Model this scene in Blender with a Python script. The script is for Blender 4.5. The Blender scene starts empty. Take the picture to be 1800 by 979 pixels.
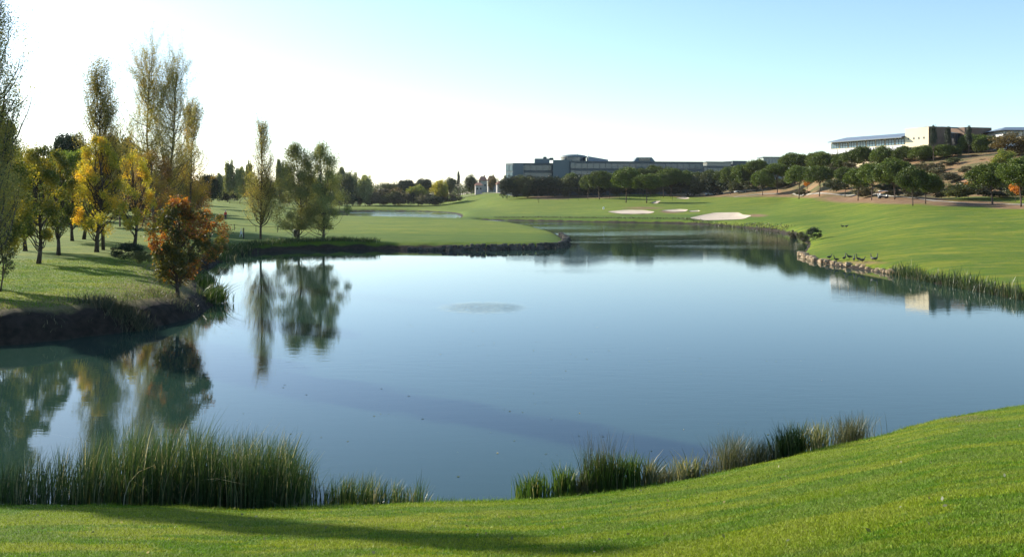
import bpy, math, random
import numpy as np
from mathutils import Vector

C = bpy.context.scene.collection
D_ = bpy.data
# ------------------------------------------------------------------ camera, sky, sun, exposure
H0, F0, YH = 6.5, 1550.0, 347.0          # eye height above the water, focal length and horizon of the photograph (1800 px wide)
cam = D_.cameras.new('camera'); co = D_.objects.new('camera', cam); C.objects.link(co)
co.location = (0, 0, H0); co.rotation_euler = (math.radians(90), 0, 0)
cam.sensor_width = 36; cam.lens = F0/1800*36; cam.shift_y = -(489.5-YH)/1800
cam.clip_start = .1; cam.clip_end = 9000
bpy.context.scene.camera = co
SUN_AZ, SUN_EL = 55.0, 25.0              # degrees left of the view, degrees up
sa, se = math.radians(SUN_AZ), math.radians(SUN_EL)
SUNV = Vector((-math.sin(sa)*math.cos(se), math.cos(sa)*math.cos(se), math.sin(se)))
w = D_.worlds.new('World'); bpy.context.scene.world = w; w.use_nodes = True
nt = w.node_tree; bg = nt.nodes['Background']
sk = nt.nodes.new('ShaderNodeTexSky'); sk.sky_type = 'NISHITA'; sk.sun_disc = False
sk.sun_elevation = se; sk.sun_rotation = -sa
sk.air_density = 1.0; sk.dust_density = .8; sk.ozone_density = 2.6; sk.altitude = 600
hs = nt.nodes.new('ShaderNodeHueSaturation'); hs.inputs['Saturation'].default_value = 1.02; hs.inputs['Hue'].default_value = .498
nt.links.new(sk.outputs[0], hs.inputs['Color']); nt.links.new(hs.outputs[0], bg.inputs[0]); bg.inputs[1].default_value = .125
sl = D_.lights.new('sun', 'SUN'); so = D_.objects.new('sun', sl); C.objects.link(so)
sl.energy = 5.0; sl.angle = math.radians(.55); sl.color = (1, .93, .80)
so.rotation_euler = SUNV.to_track_quat('Z', 'Y').to_euler(); so.location = (-60, 40, 60)
vs = bpy.context.scene.view_settings
vs.view_transform = 'Standard'; vs.look = 'None'; vs.gamma = 1; vs.exposure = .95; vs.use_curve_mapping = False
bpy.context.scene.render.engine = 'CYCLES'
cy = bpy.context.scene.cycles
cy.max_bounces = 6; cy.transparent_max_bounces = 6; cy.diffuse_bounces = 3; cy.glossy_bounces = 3
cy.transmission_bounces = 3; cy.caustics_reflective = False; cy.caustics_refractive = False

# ------------------------------------------------------------------ mesh helpers
class M:
    def __init__(s): s.V = []; s.F = []; s.n = 0
    def add(s, V, F):
        V = np.asarray(V, float).reshape(-1, 3); F = np.asarray(F, int)
        s.V.append(V); s.F.append(F + s.n); s.n += len(V); return s
    def box(s, c, d, rz=0):
        c = np.array(c, float); h = np.array(d, float)/2
        v = np.array([[x, y, z] for z in (-1, 1) for y in (-1, 1) for x in (-1, 1)], float)*h
        ca, sn = math.cos(rz), math.sin(rz)
        v = np.c_[v[:, 0]*ca - v[:, 1]*sn, v[:, 0]*sn + v[:, 1]*ca, v[:, 2]] + c
        return s.add(v, [[0, 2, 3, 1], [4, 5, 7, 6], [0, 1, 5, 4], [2, 6, 7, 3], [0, 4, 6, 2], [1, 3, 7, 5]])
    def prism(s, P, z0, z1, top=None):
        n = len(P); T = top or P
        V = [(x, y, z0) for x, y in P] + [(x, y, z1) for x, y in T]
        s.add(V, [[i, (i+1) % n, n+(i+1) % n, n+i] for i in range(n)])
        s.F.append(np.array([[s.n-n+i for i in range(n)]])); s.F.append(np.array([[s.n-n-1-i for i in range(n)]])); return s
    def tube(s, P, R, n=6):
        P = np.asarray(P, float); R = np.asarray(R, float); k = len(P)
        T = np.gradient(P, axis=0); T /= np.linalg.norm(T, axis=1)[:, None] + 1e-9
        a = np.where(np.abs(T[:, 2:3]) > .9, [[1., 0, 0]], [[0, 0, 1.]])
        U = np.cross(T, a); U /= np.linalg.norm(U, axis=1)[:, None] + 1e-9
        for i in range(1, k):
            u = U[i-1] - T[i]*np.dot(U[i-1], T[i]); U[i] = u/(np.linalg.norm(u)+1e-9)
        W = np.cross(T, U); an = np.arange(n)*2*math.pi/n
        V = P[:, None] + R[:, None, None]*(np.cos(an)[None, :, None]*U[:, None] + np.sin(an)[None, :, None]*W[:, None])
        i = np.arange(k-1)[:, None]*n; j = np.arange(n)[None]; j2 = (j+1) % n
        F = np.stack([i+j, i+j2, i+n+j2, i+n+j], -1).reshape(-1, 4)
        s.add(V, F)
        b = s.n - n*k
        s.F.append(np.array([[b+q for q in range(n)][::-1]])); s.F.append(np.array([[s.n-n+q for q in range(n)]])); return s
    def mesh(s, name, mat, smooth=False):
        me = D_.meshes.new(name); V = np.concatenate(s.V).astype(np.float32)
        L = np.concatenate([f.ravel() for f in s.F]).astype(np.int32)
        cnt = np.concatenate([np.full(len(f), f.shape[1]) for f in s.F])
        st = np.concatenate([[0], np.cumsum(cnt)[:-1]]).astype(np.int32)
        me.vertices.add(len(V)); me.vertices.foreach_set('co', V.ravel())
        me.loops.add(len(L)); me.loops.foreach_set('vertex_index', L)
        me.polygons.add(len(st)); me.polygons.foreach_set('loop_start', st)
        me.polygons.foreach_set('use_smooth', np.full(len(st), bool(smooth)))
        me.update(calc_edges=True)
        if mat: me.materials.append(mat)
        return me
    def obj(s, name, mat, parent=None, smooth=False, **k): return link(name, s.mesh(name, mat, smooth), parent, **k)

def link(name, me, parent=None, label=None, cat=None, group=None, kind=None, loc=None, rz=None, scale=None):
    o = D_.objects.new(name, me); C.objects.link(o)
    if parent: o.parent = parent
    if loc is not None: o.location = loc
    if rz is not None: o.rotation_euler = (0, 0, rz)
    if scale is not None: o.scale = scale
    if label: o['label'] = label
    if cat: o['category'] = cat
    if group: o['group'] = group
    if kind: o['kind'] = kind
    return o
def thing(name, label, cat, loc=(0, 0, 0), rz=0, group=None, scale=None):
    return link(name, None, None, label, cat, group, None, loc, rz, scale)
def dup(root, label=None, group=None, loc=None, rz=None, scale=None):
    r = root.copy(); C.objects.link(r)
    if label: r['label'] = label
    if group: r['group'] = group
    if loc is not None: r.location = loc
    if rz is not None: r.rotation_euler = (0, 0, rz)
    if scale is not None: r.scale = scale
    for ch in list(root.children):
        c = ch.copy(); C.objects.link(c); c.parent = r
        for g in list(ch.children):
            d = g.copy(); C.objects.link(d); d.parent = c
    return r
ORD = ['first', 'second', 'third', 'fourth', 'fifth', 'sixth', 'seventh', 'eighth', 'ninth', 'tenth', 'eleventh', 'twelfth', 'thirteenth',
       'fourteenth', 'fifteenth', 'sixteenth', 'seventeenth', 'eighteenth', 'nineteenth', 'twentieth']

def nth(i, n):
    if n <= 20 or i < n/2: return ORD[i]+' from the left' if i < 20 else 'in the middle'
    return ORD[n-1-i]+' from the right' if n-1-i < 20 else 'in the middle'
# ------------------------------------------------------------------ materials
def mat(name, col=(.5, .5, .5), rough=.7, **k):
    m = D_.materials.new(name); m.use_nodes = True; b = m.node_tree.nodes['Principled BSDF']
    b.inputs['Base Color'].default_value = (*col, 1); b.inputs['Roughness'].default_value = rough
    for a, v in k.items(): b.inputs[a.replace('_', ' ')].default_value = v
    return m
def N(nt, t, **k):
    n = nt.nodes.new(t)
    for a, v in k.items(): setattr(n, a, v)
    return n
def noise(nt, vec, scale, detail=3, rough=.55):
    n = N(nt, 'ShaderNodeTexNoise'); n.inputs['Scale'].default_value = scale; n.inputs['Detail'].default_value = detail
    n.inputs['Roughness'].default_value = rough
    if vec is not None: nt.links.new(vec, n.inputs['Vector'])
    return n.outputs['Fac']
def ramp(nt, fac, stops):
    r = N(nt, 'ShaderNodeValToRGB'); e = r.color_ramp.elements
    while len(e) < len(stops): e.new(.5)
    for i, (p, c) in enumerate(stops): e[i].position = p; e[i].color = (*c, 1) if len(c) == 3 else c
    nt.links.new(fac, r.inputs[0]); return r.outputs[0]
def gray(nt, fac, a, b): return ramp(nt, fac, [(a, (0, 0, 0)), (b, (1, 1, 1))])
def mix(nt, fac, a, b, mode='MIX'):
    m = N(nt, 'ShaderNodeMix', data_type='RGBA', blend_type=mode)
    if isinstance(fac, float): m.inputs[0].default_value = fac
    else: nt.links.new(fac, m.inputs[0])
    for i, v in ((6, a), (7, b)):
        if isinstance(v, tuple): m.inputs[i].default_value = (*v, 1)
        else: nt.links.new(v, m.inputs[i])
    return m.outputs[2]
def mapping(nt, vec, scale, rot=(0, 0, 0)):
    m = N(nt, 'ShaderNodeMapping'); m.inputs['Scale'].default_value = scale; m.inputs['Rotation'].default_value = rot
    nt.links.new(vec, m.inputs[0]); return m.outputs[0]
def bump(nt, h, b, strength, dist):
    n = N(nt, 'ShaderNodeBump'); n.inputs['Strength'].default_value = strength; n.inputs['Distance'].default_value = dist
    nt.links.new(h, n.inputs['Height']); nt.links.new(n.outputs[0], b.inputs['Normal'])
def noisy(name, c1, c2, scale=2, rough=.85, bmp=0, dist=.05, spec=.3, detail=4):
    m = mat(name, c1, rough, Specular_IOR_Level=spec); nt = m.node_tree; b = nt.nodes['Principled BSDF']
    tc = N(nt, 'ShaderNodeTexCoord').outputs['Object']; f = noise(nt, tc, scale, detail)
    nt.links.new(ramp(nt, f, [(.3, c1), (.7, c2)]), b.inputs['Base Color'])
    if bmp: bump(nt, f, b, bmp, dist)
    return m
def leafmat(name, stops, patch=None, trans=.35, rough=.5, pscale=.6, pr=(.48, .6)):
    """every leaf takes its own colour along `stops`; `patch` = colours of whole boughs that have turned"""
    m = D_.materials.new(name); m.use_nodes = True; nt = m.node_tree
    for n in list(nt.nodes): nt.nodes.remove(n)
    g = N(nt, 'ShaderNodeNewGeometry'); col = ramp(nt, g.outputs['Random Per Island'], stops)
    if patch:
        tc = N(nt, 'ShaderNodeTexCoord').outputs['Object']
        col2 = ramp(nt, g.outputs['Random Per Island'], patch)
        col = mix(nt, gray(nt, noise(nt, tc, pscale, 2), *pr), col, col2)
    oi = N(nt, 'ShaderNodeObjectInfo')
    hv = N(nt, 'ShaderNodeHueSaturation'); nt.links.new(col, hv.inputs['Color'])
    mr = N(nt, 'ShaderNodeMapRange'); mr.inputs[3].default_value = .75; mr.inputs[4].default_value = 1.3
    nt.links.new(oi.outputs['Random'], mr.inputs[0]); nt.links.new(mr.outputs[0], hv.inputs['Value'])
    d = N(nt, 'ShaderNodeBsdfDiffuse'); t = N(nt, 'ShaderNodeBsdfTranslucent'); gl = N(nt, 'ShaderNodeBsdfGlossy')
    gl.inputs['Roughness'].default_value = rough
    tcol = mix(nt, 1.0, hv.outputs[0], (1.25, 1.15, .7), 'MULTIPLY')
    nt.links.new(hv.outputs[0], d.inputs[0]); nt.links.new(tcol, t.inputs[0])
    m1 = N(nt, 'ShaderNodeMixShader'); m1.inputs[0].default_value = trans
    nt.links.new(d.outputs[0], m1.inputs[1]); nt.links.new(t.outputs[0], m1.inputs[2])
    m2 = N(nt, 'ShaderNodeMixShader'); m2.inputs[0].default_value = .04
    nt.links.new(m1.outputs[0], m2.inputs[1]); nt.links.new(gl.outputs[0], m2.inputs[2])
    o = N(nt, 'ShaderNodeOutputMaterial'); nt.links.new(m2.outputs[0], o.inputs[0]); return m

def grass_color(nt):
    """turf colour by place: broad drifts, mown bands and fine tufts"""
    pos = N(nt, 'ShaderNodeNewGeometry').outputs['Position']
    big = noise(nt, mapping(nt, pos, (.10, .28, .0), (0, 0, .35)), 1.0, 4, .6)
    mid = noise(nt, pos, 1.3, 4, .65); fine = noise(nt, pos, 14, 3, .7)
    c = ramp(nt, big, [(.30, (.070, .120, .004)), (.45, (.112, .160, .006)), (.56, (.155, .188, .010)), (.72, (.205, .212, .028))])
    dry = noise(nt, mapping(nt, pos, (.22, .75, .0), (0, 0, .28)), 1.0, 5, .65)
    c = mix(nt, gray(nt, dry, .50, .68), c, mix(nt, .7, c, (.30, .265, .08)))
    c = mix(nt, gray(nt, dry, .50, .36), c, mix(nt, .75, c, (.040, .115, .002)))
    c = mix(nt, gray(nt, mid, .38, .72), c, mix(nt, .5, c, (.17, .18, .035)))
    c = mix(nt, gray(nt, noise(nt, pos, 3.6, 3, .6), .60, .72), c, mix(nt, .55, c, (.03, .065, .004)))
    c = mix(nt, gray(nt, fine, .3, .75), mix(nt, .4, c, (.02, .045, .003)), c)
    return c

M_bark = noisy('bark', (.06, .05, .038), (.14, .12, .09), 3, .9)
M_barkdark = noisy('bark_dark', (.035, .026, .02), (.08, .06, .045), 3, .95)
M_barkpine = noisy('bark_pine', (.07, .05, .04), (.15, .11, .085), 2, .95)
G1 = [(0, (.05, .085, .015)), (.5, (.08, .12, .02)), (1, (.13, .15, .03))]
L_poplar = leafmat('poplar_leaves', [(0, (.20, .22, .07)), (.5, (.30, .29, .08)), (.85, (.40, .34, .09)), (1, (.5, .38, .07))],
                   [(0, (.30, .22, .04)), (1, (.45, .32, .05))], pscale=.35, pr=(.56, .66), trans=.5)
L_popyel = leafmat('poplar_yellow_leaves', [(0, (.16, .17, .03)), (.5, (.26, .23, .04)), (1, (.42, .30, .04))],
                   [(0, (.40, .27, .03)), (1, (.55, .38, .04))], pscale=.4, trans=.45)
L_yellow = leafmat('yellow_leaves', [(0, (.14, .18, .02)), (.4, (.28, .27, .03)), (1, (.50, .40, .03))],
                   [(0, (.45, .30, .02)), (1, (.62, .40, .03))], pscale=.5, pr=(.5, .58), trans=.5)
L_green = leafmat('green_yellow_leaves', [(0, (.07, .11, .015)), (.6, (.14, .18, .025)), (1, (.28, .26, .03))],
                  [(0, (.32, .27, .02)), (1, (.55, .42, .03))], pscale=.5, pr=(.5, .6), trans=.42)
L_fresh = leafmat('fresh_green_leaves', [(0, (.07, .12, .02)), (.6, (.12, .18, .025)), (1, (.2, .24, .04))], trans=.45)
L_rust = leafmat('rusty_leaves', [(0, (.10, .06, .03)), (.5, (.18, .10, .03)), (1, (.28, .16, .03))],
                 [(0, (.2, .17, .03)), (1, (.34, .24, .03))], pscale=.5, trans=.4)
L_red = leafmat('red_orange_leaves', [(0, (.04, .06, .014)), (.5, (.09, .10, .016)), (1, (.16, .14, .02))],
                [(0, (.26, .07, .015)), (.5, (.40, .14, .02)), (1, (.50, .28, .03))], pscale=.62, pr=(.49, .57), trans=.45)
L_willow = leafmat('willow_leaves', [(0, (.13, .16, .065)), (.6, (.22, .25, .085)), (1, (.32, .32, .10))],
                   [(0, (.20, .19, .05)), (1, (.32, .27, .05))], pscale=.35, pr=(.54, .66), trans=.4)
L_pine = leafmat('pine_needles', [(0, (.040, .070, .008)), (.6, (.085, .125, .012)), (1, (.14, .185, .02))], trans=.2)
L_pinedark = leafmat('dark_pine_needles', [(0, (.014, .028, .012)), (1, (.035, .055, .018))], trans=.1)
L_olive = leafmat('olive_leaves', [(0, (.035, .05, .016)), (.6, (.065, .08, .025)), (1, (.11, .12, .035))], trans=.3)
L_scrub = leafmat('scrub_leaves', [(0, (.06, .065, .035)), (.6, (.11, .11, .055)), (1, (.19, .15, .07))], trans=.25)
L_orange = leafmat('orange_leaves', [(0, (.35, .12, .02)), (1, (.6, .26, .03))], trans=.45)
L_brown = leafmat('brown_crown_leaves', [(0, (.07, .06, .025)), (.6, (.13, .10, .035)), (1, (.2, .15, .05))], trans=.3)
M_reed = leafmat('reed_blades', [(0, (.018, .042, .012)), (.55, (.038, .075, .022)), (.8, (.075, .11, .04)), (.93, (.18, .18, .09)), (1, (.46, .42, .30))], trans=.32, rough=.35)
M_reedgreen = leafmat('green_reed_blades', [(0, (.03, .07, .012)), (.7, (.06, .11, .02)), (.92, (.12, .15, .04)), (1, (.4, .36, .2))], trans=.3, rough=.35)
M_rush = leafmat('rush_blades', [(0, (.045, .06, .025)), (.7, (.09, .10, .045)), (1, (.22, .19, .11))], trans=.25, rough=.4)
M_pale = leafmat('pale_reed_blades', [(0, (.08, .11, .035)), (.6, (.16, .17, .07)), (1, (.42, .38, .24))], trans=.35, rough=.4)
M_rock = noisy('rock', (.16, .10, .05), (.42, .33, .21), 3, .9, .5, .1)
M_rockdark = noisy('rock_dark', (.045, .04, .034), (.14, .125, .10), 1.2, .95, .6, .15)
M_sand = noisy('sand', (.44, .35, .25), (.54, .45, .34), .8, .95)
M_path = noisy('path', (.34, .30, .24), (.46, .41, .33), .6, .9)
M_dark = mat('dark_paint', (.02, .02, .022), .5); M_white = mat('white_paint', (.78, .78, .76), .5)

# ------------------------------------------------------------------ the lie of the land
def wz0(px, py): d = H0*F0/(py-YH); return ((px-900)/F0*d, d)       # a point of the water's surface
lake = [(-95, 12), (-40, 16.2), (-20, 17.9), (-9.9, 18.3), (-4.9, 18.05), (-.9, 18.4), (2.3, 19.1), (5.9, 20.8), (9.4, 23.0), (15.6, 26.9), (24, 31), (40, 34), (60, 36), (95, 37),
        (95, 50), (52, 50.5), (38, 52)] + [wz0(*p) for p in
        [(1800, 528), (1720, 512), (1640, 497), (1575, 484), (1530, 476), (1480, 469), (1430, 460), (1408, 448), (1420, 438), (1424, 428), (1405, 417),
         (1370, 409), (1320, 402), (1270, 397), (1200, 393), (1100, 391.5), (1000, 389.5), (930, 388), (870, 387), (838, 386.3), (836, 388.5), (850, 390.5),
         (880, 393), (925, 398.5), (960, 407), (985, 418), (999, 427), (988, 435), (950, 438.5), (850, 440), (700, 439), (600, 438), (520, 440), (450, 444),
         (410, 451), (378, 463), (352, 481), (348, 500), (362, 518), (373, 533), (363, 547), (331, 562), (250, 579), (150, 592), (0, 608)]] + [(-28.5, 35.5), (-36, 32), (-95, 29)]
pond = [wz0(*p) for p in [(540, 377), (600, 371.2), (700, 370.6), (760, 371.5), (800, 374.5), (813, 380), (806, 386.5), (780, 389.5), (750, 389), (720, 387), (680, 386), (600, 386.5), (545, 384)]]
def chaikin(P, n=2):
    P = np.array(P, float)
    for _ in range(n): Q = np.roll(P, -1, 0); P = np.stack([.75*P+.25*Q, .25*P+.75*Q], 1).reshape(-1, 2)
    return P
LK, PD = chaikin(lake), chaikin(pond)
def sdist(X, Y, P):
    """distance to the shoreline, positive on land"""
    A = P; B = np.roll(P, -1, 0); best = np.full(X.shape, 1e9); inside = np.zeros(X.shape, bool)
    for (ax, ay), (bx, by) in zip(A, B):
        dx, dy = bx-ax, by-ay; L = dx*dx+dy*dy+1e-12
        t = np.clip(((X-ax)*dx+(Y-ay)*dy)/L, 0, 1)
        best = np.minimum(best, (X-ax-t*dx)**2+(Y-ay-t*dy)**2)
        c = ((ay > Y) != (by > Y))
        if abs(dy) > 1e-9: inside ^= c & (X < (bx-ax)*(Y-ay)/(dy)+ax)
    d = np.sqrt(best); return np.where(inside, -d, d)
CT = []   # (photo column, distance, height of the ground)
for px, de, ze, k in [(-700, 14, .7, .27), (-300, 16, .6, .26), (0, 17.1, .6, .25), (450, 16.8, .58, .255), (820, 17.2, .6, .25), (1100, 18, .65, .235), (1350, 19.7, .75, .215), (1540, 21.9, .85, .19), (1800, 25.4, .98, .16), (2200, 31, 1.1, .13)]:
    CT += [(px, de, ze), (px, de*1.25, ze*.8), (px, 3, 4.9-k*3), (px, 9, 4.9-k*9), (px, 13, 4.9-k*13+.02)]
CT += [(-700, 34, 1.3), (-300, 38, 1.4), (0, 40, 1.45), (150, 44, 1.4), (300, 49, 1.1), (355, 53, .8), (66, 52, 1.6), (66, 66, 1.9), (180, 76, 2.0), (280, 62, 1.5), (330, 75, 1.4), (-300, 70, 2.2), (100, 120, 2.4), (250, 200, 3.4), (0, 200, 3.6), (-400, 200, 4.5),
       (340, 110, 1.3), (400, 125, 1.6), (450, 112, 1.15), (450, 200, 2.6), (420, 300, 4.3), (300, 300, 4.6), (0, 320, 5.2), (150, 600, 6), (450, 450, 5.5), (-400, 600, 7),
       (560, 118, 1.2), (560, 160, 1.4), (560, 225, 1.4), (700, 118, 1.05), (700, 160, 1.25), (700, 222, 1.3), (850, 118, 1.0), (850, 160, 1.15), (850, 205, 1.1), (950, 125, 1.0), (980, 140, .85), (540, 300, 2.2), (520, 440, 3.6),
       (830, 262, .9), (900, 265, 1.0), (900, 330, 3.0), (900, 400, 5.4), (880, 470, 8.4), (900, 600, 9.5), (830, 330, 1.8), (825, 430, 2.0), (820, 470, 5.0), (830, 530, 8.0), (850, 600, 10),
       (700, 452, 1.6), (700, 520, 3.0), (700, 650, 5), (600, 452, 1.6), (600, 520, 3), (600, 700, 5), (770, 452, 1.6), (780, 520, 4.0), (780, 640, 6.5),
       (1000, 262, 1.1), (1000, 300, 2.4), (1000, 400, 6.3), (1000, 460, 9), (1150, 236, 1.2), (1100, 272, 2.4), (1150, 320, 4.2), (1150, 380, 6.4), (1150, 460, 9), (1270, 215, 1.0), (1270, 250, 2.5), (1270, 300, 4.6), (1270, 360, 7.0), (1270, 430, 10),
       (1400, 150, 1.2), (1400, 200, 3.0), (1400, 260, 5.1), (1400, 300, 6.4), (1400, 330, 12), (1400, 360, 15), (1320, 400, 12), (1450, 116, .8), (1480, 150, 1.9), (1480, 200, 4.2), (1480, 240, 6.0), (1480, 300, 17), (1500, 275, 10), 
       (1500, 85, .7), (1560, 78, .8), (1560, 100, 1.5), (1560, 150, 3.8), (1560, 195, 6.0), (1560, 280, 18), (1620, 66, .7), (1660, 100, 2.2), (1660, 150, 4.6), (1660, 190, 6.2), (1660, 215, 7.2), (1660, 265, 19.5), (1600, 300, 21.3), (1500, 320, 21), (1750, 300, 22),
       (1800, 57, .7), (1800, 62, .9), (1800, 80, 1.6), (1800, 100, 2.45), (1800, 130, 3.9), (1800, 160, 5.4), (1800, 190, 7), (1800, 240, 19), (1720, 240, 16.5), (1900, 300, 23), (2300, 60, 1.2), (2300, 100, 3), (2300, 160, 6), (2300, 260, 20),
       (1600, 450, 20), (2000, 500, 22), (1300, 600, 12)]
for px in (-900, 0, 500, 900, 1300, 1900, 2600): CT += [(px, 900, 9), (px, 4000, 14)]
def uvw(X, Y):
    r = np.hypot(X, Y)+1e-6; a = np.clip(np.degrees(np.arctan2(X, Y)), -48, 48)
    return a/9.0, np.log(np.maximum(r, 2.5))*1.25
_x = np.array([(p[0]-900)/F0*p[1] for p in CT]); _y = np.array([p[1] for p in CT], float); _z = np.array([p[2] for p in CT])
_u, _v = uvw(_x, _y); KC = .12
_A = np.sqrt((_u[:, None]-_u)**2+(_v[:, None]-_v)**2+KC**2) - 1e-9
_P = np.c_[np.ones(len(_u)), _u, _v]; _n = len(_u)
_S = np.block([[_A - .015*np.eye(_n), _P], [_P.T, np.zeros((3, 3))]])
_w = np.linalg.solve(_S, np.r_[_z, 0, 0, 0])
def base(X, Y):
    u, v = uvw(X, Y); z = _w[_n] + _w[_n+1]*u + _w[_n+2]*v
    for i in range(_n): z = z + _w[i]*np.sqrt((u-_u[i])**2+(v-_v[i])**2+KC**2)
    return z
NB = np.array([(-700, 14, .7), (-300, 16, .62), (0, 17.3, .52), (450, 17.4, .42), (820, 17.7, .46), (950, 18.0, .40), (1100, 18.3, .50), (1250, 19.0, .58), (1350, 19.8, .62), (1450, 20.8, .66), (1540, 21.8, .66), (1650, 23.4, .78), (1800, 25.6, .62), (2200, 31, .8)])
def nearbank(X, Y):
    a = np.degrees(np.arctan2(X, np.maximum(Y, 1e-3))); r = np.hypot(X, Y); t = np.linspace(-60, 60, 481)
    aa = np.degrees(np.arctan((NB[:, 0]-900)/F0)); rr_ = np.hypot(NB[:, 1], (NB[:, 0]-900)/F0*NB[:, 1]); kk = (4.9-NB[:, 2])/rr_
    kf = np.interp(t, aa, kk); kf = np.convolve(np.pad(kf, 14, 'edge'), np.hanning(29)/np.hanning(29).sum(), 'valid')
    re = np.interp(t, aa, rr_); return 4.9-np.interp(a, t, kf)*r, r < np.interp(a, t, re)*1.3
def wob(X, Y): return np.sin(X*.9+1.3*np.sin(Y*.7))*np.cos(Y*.8+np.sin(X*.6))
def terrain(X, Y, full=False):
    X = np.asarray(X, float); Y = np.asarray(Y, float)
    d1 = sdist(X, Y, LK); d2 = sdist(X, Y, PD); s = np.minimum(np.abs(d1), np.abs(d2))*np.where((d1 < 0) | (d2 < 0), -1, 1)
    r = np.hypot(X, Y); s2 = s + wob(X*1.7, Y*1.7)*np.clip(.10+.0015*r, 0, .35) + .12*wob(X*5, Y*5)*(r < 90)
    b = np.maximum(base(X, Y), .45); nb, nm = nearbank(X, Y)
    b = np.where(nm & (Y > -30), np.maximum(nb, .3), b)
    b = b + np.clip((r-25)/120, 0, 1)*.16*wob(X*.11, Y*.09) + .025*wob(X*.6, Y*.55)*np.clip((r-5)/10, 0, 1)
    wd = .38+.0042*np.minimum(r, 300)
    z = np.where(s2 > 0, b*(1-np.exp(-np.maximum(s2, 0)/wd)), np.maximum(s2*.5, -1.2))
    return (z, s) if full else z
def at(px, Dm): return (px-900)/F0*Dm
def hit(px, py, dmin=6, dmax=700):
    d = np.exp(np.linspace(math.log(dmin), math.log(dmax), 700)); x = (px-900)/F0*d
    g = np.where(terrain(x, d) >= H0-(py-YH)/F0*d)[0]
    return d[g[0]] if len(g) else dmax
def gz(x, y): return float(terrain(np.array([x]), np.array([y]))[0])
def zpix(py, Dm): return H0-(py-YH)/F0*Dm

def bunker(pts, rings=10, samples=10):
    P = []
    for k in range(len(pts)):
        a, b = pts[k], pts[(k+1) % len(pts)]
        for t in np.linspace(0, 1, samples, endpoint=False): P.append((a[0]+(b[0]-a[0])*t, a[1]+(b[1]-a[1])*t))
    cd = [hit(*p) for p in P]; P = np.array([(at(p[0], d), d) for p, d in zip(P, cd)])
    for _ in range(4): P = .25*np.roll(P, 1, 0)+.5*P+.25*np.roll(P, -1, 0)
    c = P.mean(0); n = len(P); ks = np.arange(0, rings+1)/rings; ks[0] = .02
    V = np.concatenate([c+(P-c)*k for k in ks]); q = np.repeat(ks, n)
    z = terrain(V[:, 0], V[:, 1])+.04-.30*(1-q**5)
    F = [[k*n+i, k*n+(i+1) % n, (k+1)*n+(i+1) % n, (k+1)*n+i] for k in range(rings) for i in range(n)]
    return P, (np.c_[V, z], (np.array(F),))
BK = [bunker(p) for p in ([(1210, 384), (1232, 379), (1256, 374.5), (1298, 374), (1306, 378), (1322, 379.5), (1306, 386), (1240, 388)],
      [(1066, 372.5), (1100, 369.5), (1132, 370), (1152, 373), (1140, 376.5), (1090, 376.5)], [(1160, 370.5), (1190, 368), (1210, 369), (1205, 372.5), (1180, 372.8)],
      [(1210, 371), (1228, 370), (1231, 372), (1214, 372.8)], [(1187, 349), (1202, 346), (1213, 348.8), (1206, 350.5)], [(1144, 357.5), (1152, 354), (1162, 353.5), (1154, 359)])]
BUNKERS = [b[1] for b in BK]
az = np.unique(np.concatenate([np.arange(-180, -40, 4.), np.arange(-40, -33, .5), np.arange(-33, 33.01, .105), np.arange(33, 40, .5), np.arange(40, 180.1, 4.)]))
rr = np.exp(np.arange(math.log(1.5), math.log(4500), .0085))
A_, R_ = np.meshgrid(np.radians(az), rr)
X_, Y_ = R_*np.sin(A_), R_*np.cos(A_)
Z_, S_ = terrain(X_, Y_, True)
na = len(az)
for P_, _q in BK:
    m_ = (np.abs(X_-P_[:, 0].mean()) < 40) & (np.abs(Y_-P_[:, 1].mean()) < 40) & (Y_ > 0)
    dS = sdist(X_[m_], Y_[m_], P_); Z_[m_] -= .75*np.clip(-dS/.8, 0, 1)
i = np.arange(len(rr)-1)[:, None]*na + np.arange(na-1)[None]
tm = M().add(np.stack([X_, Y_, Z_], -1), np.stack([i, i+1, i+na+1, i+na], -1).reshape(-1, 4)[:, ::-1])
tm.add([(0, 0, 4.9)] + [(1.6*math.sin(a), 1.6*math.cos(a), 4.75) for a in np.linspace(0, 2*math.pi, 13)[:-1]], [[0, 1+(k+1) % 12, 1+k] for k in range(12)])
PXv = 900+F0*X_/np.maximum(Y_, 1); PYv = YH+F0*(H0-Z_)/np.maximum(Y_, 1)
def blobs(L):
    o = np.zeros(X_.shape)
    for px, py, rx, ry, k in L: o = np.maximum(o, k*np.clip(1.4-np.hypot((PXv-px)/rx, (PYv-py)/ry), 0, 1))
    return np.where(Y_ > 5, o, 0)
dirt = blobs([(1510, 349, 70, 8, 1), (1585, 352, 90, 7, 1), (1700, 358, 80, 5, 1), (1790, 363, 60, 5, .9), (970, 347, 45, 4, .8), (1040, 346, 50, 3, .8), (1440, 345, 60, 4, .7), (1310, 342, 60, 4, .6),
              (1180, 372, 20, 3, .8), (1330, 379, 22, 3, .6), (1600, 300, 160, 30, 0), (1510, 462, 60, 4, .5), (1130, 366, 40, 3, .5)])
hillm = np.clip((Z_ - 6.2)/1.2, 0, 1)*(X_ > 70)*(Y_ > 120)*(Y_ < 700)
litter = blobs([(60, 535, 260, 20, .7), (260, 512, 100, 24, 1), (200, 440, 110, 12, .35), (330, 525, 50, 14, 1), (1560, 745, 70, 12, .7), (1700, 735, 60, 8, .8), (1400, 700, 1, 1, 0)])
_ed = (X_ < -12)*(Y_ > 28)*(Y_ < 66)*np.clip(1.25-(S_-2)/3.5, 0, 1)
litter = np.maximum(litter, _ed)
soilw = np.interp(R_, [20, 28, 38, 60, 110, 240], [.22, .4, 1.7, 1.4, .9, .8])*np.where((X_ > 14) & (Y_ < 130), .35, 1)
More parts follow.
